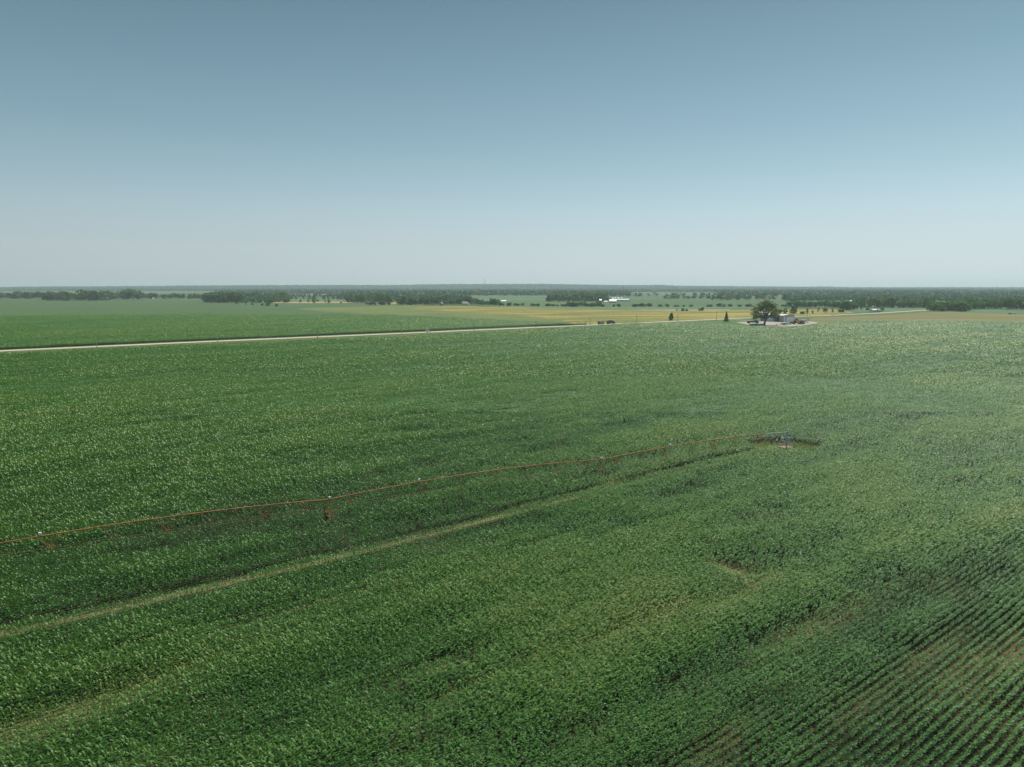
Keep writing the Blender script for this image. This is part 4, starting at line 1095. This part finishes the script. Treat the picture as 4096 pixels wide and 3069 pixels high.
# wheat strip trees
grove(12, 1100, 1400, 1196, 1199, 13, 20, [B, BU, TT], 'tree', 'the row behind the blue green field', 'row behind the blue green field')
grove(5, 1070, 1160, 1208, 1211, 16, 26, [B, TT], 'tree', 'the clump left of the wheat strip', 'clump at the wheat strip')
for u, v, h, w, k, lab in ((1201, 1213, 15, 10, B, 'small tree standing at the left end of the wheat strip'), (1233, 1212, 18, 10, TT, 'slim pale tree in the wheat strip, left of the tallest one'), (1256, 1213, 22, 16, B, 'tallest lone tree in the wheat strip'),
                           (1271, 1207, 9, 10, BU, 'round bush just right of the tallest tree in the wheat'), (1302, 1212, 12, 7, TT, 'thin small tree alone in the middle of the wheat strip'), (1316, 1213, 14, 13, B, 'round headed tree right of the thin small one in the wheat'),
                           (1364, 1213, 6, 8, BU, 'little bush near the right end of the wheat strip'), (1410, 1212, 14, 14, B, 'spreading tree at the right end of the wheat strip')):
    put_tree(u, v, h, w, k, 'tree', lab, 'lone trees in the wheat strip')
grove(13, 1375, 1560, 1205, 1213, 26, 38, [B, TT, B], 'tree', 'the dark grove right of the wheat strip', 'grove right of the wheat strip')
grove(3, 1462, 1505, 1220, 1222, 13, 18, [BU, B], 'tree', 'the bushes below the dark grove', 'bushes below the dark grove')
grove(3, 1515, 1560, 1219, 1221, 12, 19, [BU, B], 'tree', 'the group beside the small wheat patch', 'group beside the small wheat patch')
grove(16, 1590, 1760, 1217, 1221, 26, 36, [B, B, TT], 'tree', 'the big grove left of the grey roofed farmhouse', 'grove left of the farmhouse')
grove(9, 1770, 1850, 1215, 1220, 18, 30, [B, TT], 'tree', 'the trees crowding the grey roofed farmhouse', 'trees by the farmhouse')
grove(6, 1845, 1900, 1210, 1213, 20, 27, [B], 'tree', 'the trees behind the grey roofed farmhouse', 'trees behind the farmhouse')
grove(9, 1888, 1990, 1219, 1222, 14, 30, [B, BU, TT], 'tree', 'the grove right of the grey roofed farmhouse', 'grove right of the farmhouse')
grove(6, 1990, 2105, 1222, 1224, 10, 15, [BU], 'shrub', 'the hedge right of the long low barn', 'hedge right of the long barn', 1.1, 'shrub')
# hedgerow along the pasture
grove(4, 2122, 2160, 1224, 1225, 9, 12, [BU], 'shrub', 'the first hedge clump behind the pasture', 'first hedge clump', 1.1, 'shrub')
grove(5, 2184, 2232, 1225, 1226, 9, 14, [BU], 'shrub', 'the second hedge clump behind the pasture', 'second hedge clump', 1.1, 'shrub')
grove(3, 2246, 2268, 1225.5, 1226.5, 10, 14, [BU], 'shrub', 'the small brownish third hedge clump', 'third hedge clump', 1.0, 'shrub')
grove(9, 2272, 2400, 1226, 1227.5, 15, 22, [BU, B], 'tree', 'the dense hedge left of the grain bins', 'dense hedge before the grain bins')
grove(3, 2405, 2490, 1227, 1228, 9, 16, [BU], 'shrub', 'the sparse bushes below the dark barn', 'sparse bushes under the barn', 0.9, 'shrub')
grove(15, 2190, 2425, 1203, 1207, 22, 37, [B, B, TT], 'tree', 'the dark grove left of the grain bins', 'grove left of the grain bins')
grove(7, 2532, 2608, 1227, 1228, 11, 15, [BU, B], 'tree', 'the hedge clump right of the grain bins', 'hedge clump right of the bins')
for u, h, w, lab in ((2640, 10, 22, 'low wide bush, first right of the hedge clump near the bins'), (2668, 11, 20, 'low round bush left of the lone dark tree, behind the crop strip'), (2706, 8, 24, 'low flat bush in line above the lone dark tree'), (2735, 8, 14, 'tiny bush in the hedge line above the pasture shrubs'), (2765, 10, 16, 'small bush in the hedge line, left of the bigger group'),
                     (2840, 11, 26, 'left bush of the bigger hedge group toward the cottonwood'), (2878, 14, 30, 'biggest bush of the hedge group toward the cottonwood'), (2897, 10, 14, 'right bush of the hedge group toward the cottonwood'), (2919, 13, 19, 'solitary round bush between hedge group and cottonwood'), (2958, 10, 20, 'low bush left of the cottonwood in the hedge line'), (2994, 13, 28, 'wide bush touching the cottonwood crown from behind'), (3134, 11, 22, 'round bush in the hedge line right of the cottonwood')):
    put_tree(u, 1227.5, h, w, BU, 'shrub', lab, 'bushes in the long hedge line', 'shrub')
for u, v, h, w, lab in ((2708, 1243, 5, 8, 'tiniest shrub of the pasture pair cluster'), (2731, 1245, 12, 20, 'left bushy shrub in the middle of the yellow pasture'), (2747, 1245, 9, 13, 'shrub right next to the bushy one in the yellow pasture'), (2797, 1244, 10, 11, 'left shrub of the upright pair in the yellow pasture'), (2810, 1243.5, 15, 13, 'taller right shrub of the upright pair in the yellow pasture')):
    put_tree(u, v, h, w, BU, 'shrub', lab, 'shrubs in the yellow pasture', 'shrub')
# treeline behind the green field
grove(14, 2650, 2990, 1193, 1196, 11, 16, [B, BU], 'tree', 'the thin treeline above the green field', 'thin treeline above the green field', 1.7)
grove(16, 2840, 3240, 1199, 1202, 18, 30, [B, TT], 'tree', 'the dark wood edge behind the cottonwood', 'wood edge behind the cottonwood')
grove(15, 3155, 3400, 1228, 1231, 20, 27, [B, B, BU], 'tree', 'the dense row beyond the grey shed', 'dense row past the shed')
for u, v, h, w, k, lab in ((3122, 1257, 20, 17, B, 'light green tree right behind the cottonwood crown'), (3140, 1257, 23, 17, B, 'rounded tree just behind the left part of the grey shed'), (3172, 1257, 30, 24, B, 'biggest dark tree behind the grey shed roof'), (3183, 1254, 26, 10, TT, 'tall narrow tree beside the biggest one behind the shed'),
                           (3210, 1257, 11, 22, BU, 'low wide bush on the road right of the shed'), (3229, 1255, 20, 11, B, 'small lollipop tree by the pole right of the shed'), (3250, 1255, 12, 9, B, 'small thin tree, next right from the lollipop tree'), (3273, 1249, 18, 8, TT, 'slim upright tree above the far road'),
                           (3303, 1251, 18, 22, B, 'round full tree above the far road'), (3330, 1251, 16, 9, TT, 'narrow tree just right of the round full tree'), (3362, 1250, 14, 22, BU, 'spreading bush above the second far car'), (3445, 1241, 27, 10, TT, 'tall slim roadside tree left of the pale box shaped shed'), (3470, 1242, 12, 12, B, 'small tree left against the pale box shaped shed'), (3528, 1244, 14, 14, B, 'round tree at the right end of the tan shed')):
    put_tree(u, v, h, w, k, 'tree', lab, 'roadside trees past the farmyard')
grove(8, 3372, 3420, 1236, 1240, 24, 34, [B, B, TT], 'tree', 'the big dark clump before the far road sheds', 'big dark clump by the far road')
grove(18, 3420, 3720, 1229, 1233, 22, 42, [B, B, TT], 'tree', 'the tall wood edge behind the far road', 'tall wood edge behind the far road')
grove(15, 3718, 3872, 1241, 1247, 26, 38, [B, B, BU], 'tree', 'the dark thicket where the road ends', 'dark thicket at the road end')
grove(14, 3872, 4130, 1234, 1238, 24, 38, [B, TT, B], 'tree', 'the treeline on the far right edge', 'treeline on the far right')

# the big cottonwood by the yard
rng = np.random.default_rng(5)
cw_p = gnd(3058, 1301.5); mw = mpp(cw_p)
cw = empty('cottonwood_tree', (cw_p[0], cw_p[1], 0.1)); tag(cw, 'big spreading cottonwood tree with dark leaning trunk in front of the grey shed', 'tree')
TH = 96 * mw; TW = 100 * mw
tb = MB(); lobes = []
tb.path([(-0.5, 0, -0.2), (0, 0, 2.2), (1.2, 0.1, 6.0), (1.4, 0, 8.2)], [1.5, 1.0, 0.85, 0.8], 14)
for (ex, ey, ez) in ((-10.5, 1, 13.5), (-8, -4, 17.5), (-4.5, 3, 21), (-1, -3, 23), (3, 2, 23), (6.5, -2, 20.5), (9.5, 3, 18), (12.5, -1, 15), (11.5, -2, 10.5), (-9, 4, 9.5), (1, 6, 19), (1, -7, 17), (7, -4, 9), (-6, -3, 8.5), (-11.5, -1, 8.2), (13.2, 2, 12), (-7.5, 2, 20.5), (6.5, 1, 22.8), (9.8, -3, 20.3), (-10.8, -2, 17.2), (-12.5, 2, 11.5), (0.5, 0, 24.2)):
    s0 = (1.0 + 0.02 * ex, 0, 5.2 + 0.12 * ez)
    mid = (ex * 0.45 + 0.7, ey * 0.45, s0[2] + (ez - s0[2]) * 0.55)
    e2 = (ex * 0.82 + 0.3, ey * 0.8, s0[2] + (ez - s0[2]) * 0.86)
    tb.path([s0, mid, e2, (ex, ey, ez)], [0.45, 0.30, 0.16, 0.05], 8)
    lobes.append((ex, ey, ez, 2.3)); lobes.append((*e2, 2.6)); lobes.append((mid[0] * 1.15, mid[1] * 1.2, mid[2] + 2.5, 1.9))
    for _ in range(3):
        q = np.array(e2) + rng.normal(size=3) * np.array([2.6, 2.6, 2.0])
        tb.path([e2, tuple(q)], [0.12, 0.04], 5); lobes.append((*q, 1.7))
k_ = TH / 25.2
tr_ = tb.build('trunk', M['bark'], cw, smooth=True); tr_.scale = (TW / 27.5, 1.0, k_)
Pp, Tt = [], []
for (x, y, z, r) in lobes:
    m_n = int(50 * (r / 2.0) ** 2)
    d = rng.normal(size=(m_n, 3)); d /= np.linalg.norm(d, axis=1)[:, None]
    Pp.append(np.array([x, y, z]) + d * r * (0.35 + 0.75 * rng.random((m_n, 1))) * np.array([1.2, 1.2, 0.75])); Tt.append(np.full(m_n, 0.5 + 0.5 * (rng.random() - 0.5)) + 0.25 * (rng.random(m_n) - 0.5))
Pp = np.concatenate(Pp); Tt = np.concatenate(Tt)
V, Q = cards(Pp, 0.46, rng)
cr_ = link(bpy.data.objects.new('crown', mesh_from('crown', V, Q, M['crown_oak'], np.repeat(Tt, 4), smooth=False)), cw); cr_.scale = (TW / 27.5, 1.0, k_)

# lone cedar and conifer by the road
def conifer(u, v, hpx, wpx, label, shape, name):
    b = gnd(u, v); m = mpp(b); Hh2, R = hpx * m, wpx * m / 2
    o = empty(name, (b[0], b[1], 0.05)); tag(o, label, 'tree')
    MB().tube((0, 0, -0.1), (0, 0, Hh2 * 0.9), 0.28, 0.05, 8).build('trunk', M['bark'], o)
    P_, n = [], 1500
    z = rng.random(n) ** 0.9
    if shape == 'cone':
        rad = R * (1.02 - z) * (0.75 + 0.25 * np.sin(z * 38))
    else:
        rad = R * (0.55 + 0.6 * np.sin(z * 2.6 + 0.5)) * (1 - 0.45 * z) * (0.7 + 0.5 * vnoise(z * 9, z * 0 + 2))
    a = rng.random(n) * 6.283; q = rad * (0.35 + 0.65 * np.sqrt(rng.random(n)))
    P_ = np.stack([q * np.cos(a) + (R * 0.25 * (z - 0.3) if shape != 'cone' else 0), q * np.sin(a), (0.06 + 0.92 * z) * Hh2], 1)
    V, Q = cards(P_, 0.42, rng)
    link(bpy.data.objects.new('crown', mesh_from('crown', V, Q, M['needle'] if shape == 'cone' else M['crown'], np.repeat(0.4 + 0.5 * rng.random(n), 4), smooth=False)), o)
    return o
conifer(2684, 1283, 31, 19, 'lone dark upright tree by the road, ahead of the blue truck', 'col', 'cedar_tree')
conifer(2905, 1289, 41, 25, 'single conical conifer on the lawn left of the farmyard', 'cone', 'conifer_tree')
conifer(553, 1199, 14, 13, 'dark conical conifer beyond the soybean field on the left', 'cone', 'conifer_tree')
conifer(3112, 1288, 24, 9, 'small dark tree against the side of the grey shed', 'col', 'yard_tree')
conifer(3130, 1288, 11, 8, 'little bush at the shed corner beside the white door', 'col', 'yard_shrub')

# ================================================================== hills and far woodland
SKY = [(-1200, 1150), (0, 1151), (230, 1148.5), (400, 1148.5), (560, 1146.5), (800, 1145), (1100, 1143), (1250, 1142.5), (1600, 1142.5), (1760, 1139.5), (1900, 1139), (2180, 1139), (2300, 1140.5), (2500, 1143.5), (2640, 1142.5), (2720, 1146), (2920, 1147), (3000, 1147.5), (3200, 1149.5), (3300, 1149), (3400, 1151.5), (3460, 1156), (3590, 1156.5), (3700, 1153.5), (4096, 1155), (5200, 1154)]
su = np.array([q[0] for q in SKY], float); sv = np.array([q[1] for q in SKY], float)
YC = 8600.0
def hill_z(x, y):
    u = 2048 + x / y * 2845.0
    crest = H + (Y0 - np.interp(u, su, sv)) / 2845.0 * YC - 13.0
    crest = np.maximum(crest, 8.0)
    t = np.clip((y - 6700 - 500 * vnoise(x / 1500.0, x * 0)) / 1500.0, 0, 1)
    up = t * t * (3 - 2 * t)
    roll = 5.0 * (fbm(x / 420.0 + 5, y / 420.0, 3) - 0.5) * up
    back = np.clip((y - YC) / 3000.0, 0, 1)
    return crest * up * (1 - 0.4 * back) + roll
xs = np.arange(-9200, 9201, 92.0); ys = np.arange(6500, 12001, 110.0)
Xg, Yg = np.meshgrid(xs, ys)
Zg = hill_z(Xg.ravel(), Yg.ravel()) - 0.4
V = np.stack([Xg.ravel(), Yg.ravel(), Zg], 1)
nx, ny = len(xs), len(ys)
i0 = (np.arange(ny - 1)[:, None] * nx + np.arange(nx - 1)[None]).ravel()
Q = np.stack([i0, i0 + 1, i0 + nx + 1, i0 + nx], 1)
tag(link(bpy.data.objects.new('hills', mesh_from('hills', V, Q, M['hill']))), kind='structure')

def wood(name, P, Z, hh, rad, ncard, label, rng, csz=1.0):
    n = len(P)
    Vs, Ts = [], []
    tt = 0.5 + 0.6 * (rng.random(n) - 0.5)
    for k in range(ncard):
        a = rng.random(n) * 6.283; q = rad * 0.75 * np.sqrt(rng.random(n)); z = hh * (0.25 + 0.6 * rng.random(n))
        C = np.stack([P[:, 0] + q * np.cos(a), P[:, 1] + q * np.sin(a), Z + z], 1)
        s = rad * (0.55 + 0.3 * rng.random(n)) * csz
        d = rng.normal(size=(n, 3)); d /= np.linalg.norm(d, axis=1)[:, None]
        e = rng.normal(size=(n, 3)); e -= (e * d).sum(1)[:, None] * d; e /= np.linalg.norm(e, axis=1)[:, None]
        f = np.cross(d, e)
        Vs.append(np.stack([C - e * s[:, None], C + f * s[:, None] * .8, C + e * s[:, None], C - f * s[:, None] * .8], 1))
        Ts.append(np.repeat((tt + 0.2 * (rng.random(n) - 0.5))[:, None], 4, 1))
    V = np.concatenate(Vs).reshape(-1, 3); Tn = np.concatenate(Ts).reshape(-1); Q = np.arange(len(V)).reshape(-1, 4)
    return tag(link(bpy.data.objects.new(name, mesh_from(name, V, Q, M['wood_far'], Tn, smooth=False))), label, 'woodland', kind='stuff')
rng = np.random.default_rng(21)
# bluff woods
n = 52000
y_ = 6700 + 2700 * rng.random(n); x_ = (rng.random(n) * 2 - 1) * y_ * 0.80
dens = fbm(x_ / 700, y_ / 260, 4)
right = np.clip((x_ - 2600) / 2500, 0, 1)
ok = dens > 0.36 + 0.10 * right
P = np.stack([x_[ok], y_[ok]], 1)
wood('woodland', P, hill_z(P[:, 0], P[:, 1]), 12 + 12 * rng.random(len(P)) ** 2, 8 + 5 * rng.random(len(P)), 5, 'hazy blue green woods covering the long low bluffs on the horizon', rng)
# valley woods: denser in the middle, broken by fields to the left
n = 60000
y_ = 2500 + 4400 * rng.random(n) ** 0.9; x_ = (rng.random(n) * 2 - 1) * y_ * 0.80
u_ = 2048 + x_ / y_ * 2845; v_ = Y0 + 38 * 2845 / y_
dens = fbm(x_ / 650 + 31, y_ / 200, 4)
thr = 0.44 + 0.16 * np.clip((900 - u_) / 500, 0, 1) - 0.10 * np.exp(-((u_ - 1750) / 500) ** 2) - 0.03 * (u_ > 2500)
ok = dens > thr
for (a, b_, c, d) in ((0, 860, 1166, 1173.5), (0, 860, 1173, 1200), (1040, 1365, 1177.5, 1196), (2520, 2860, 1170.8, 1186), (1880, 2210, 1183.5, 1204), (3380, 3480, 1188, 1193), (3820, 4000, 1203, 1212)):
    ok &= ~((u_ > a) & (u_ < b_) & (v_ > c - 1.2) & (v_ < d))
P = np.stack([x_[ok], y_[ok]], 1)
wood('woodland', P, np.zeros(len(P)), 9 + 12 * rng.random(len(P)) ** 1.5, 6 + 5 * rng.random(len(P)), 10, 'broken woods on the valley floor in front of the hazy bluffs', rng, 0.75)
# nearer scrub and wood behind the front rows
n = 9000
y_ = 1750 + 900 * rng.random(n); x_ = (rng.random(n) * 2 - 1) * y_ * 0.80
u_ = 2048 + x_ / y_ * 2845; v_ = Y0 + 38 * 2845 / y_
dens = fbm(x_ / 330 + 3, y_ / 120, 4)
ok = (dens > 0.52 - 0.14 * (((u_ > 1400) & (u_ < 1860)) | (u_ > 3100))) & ~((u_ > 2430) & (u_ < 3150)) & ~((u_ > 1100) & (u_ < 1420) & (v_ > 1190)) & ~((u_ < 840) & (v_ > 1194)) & ~((u_ > 1880) & (u_ < 2230) & (v_ > 1185))
P = np.stack([x_[ok], y_[ok]], 1)
wood('woodland', P, np.zeros(len(P)), 8 + 6 * rng.random(len(P)), 4.5 + 3 * rng.random(len(P)), 22, 'darker nearer woods directly behind the farm groves', rng, 0.5)

# lattice tower on the bluff
tx = (1939 - 2048) / 2845 * YC
tz = float(hill_z(np.array([tx]), np.array([YC]))[0])
t = empty('radio_tower', (tx, YC, tz)); tag(t, 'tiny grey lattice tower standing on the bluff skyline', 'tower')
th = 28 / 2845 * YC
for sx, sy in ((-1, -1), (1, -1), (1, 1), (-1, 1)): MB().tube((sx * 5.0, sy * 5.0, 0), (sx * 2.6, sy * 2.6, th), 0.8, n=6).build('tower_leg', M['steel_tower'], t)
b = MB()
for i in range(8):
    z0, z1 = th * i / 8, th * (i + 1) / 8
    w0, w1 = 5.0 - 2.4 * i / 8, 5.0 - 2.4 * (i + 1) / 8
    for (a, c) in (((-1, -1), (1, -1)), ((1, -1), (1, 1)), ((1, 1), (-1, 1)), ((-1, 1), (-1, -1))):
        b.tube((a[0] * w0, a[1] * w0, z0), (c[0] * w1, c[1] * w1, z1), 0.45, n=5)
b.build('tower_brace', M['steel_tower'], t)
MB().tube((0, 0, th - 5), (0, 0, th), 5.0, 5.5, n=14).build('antenna_ring', M['steel_tower'], t)
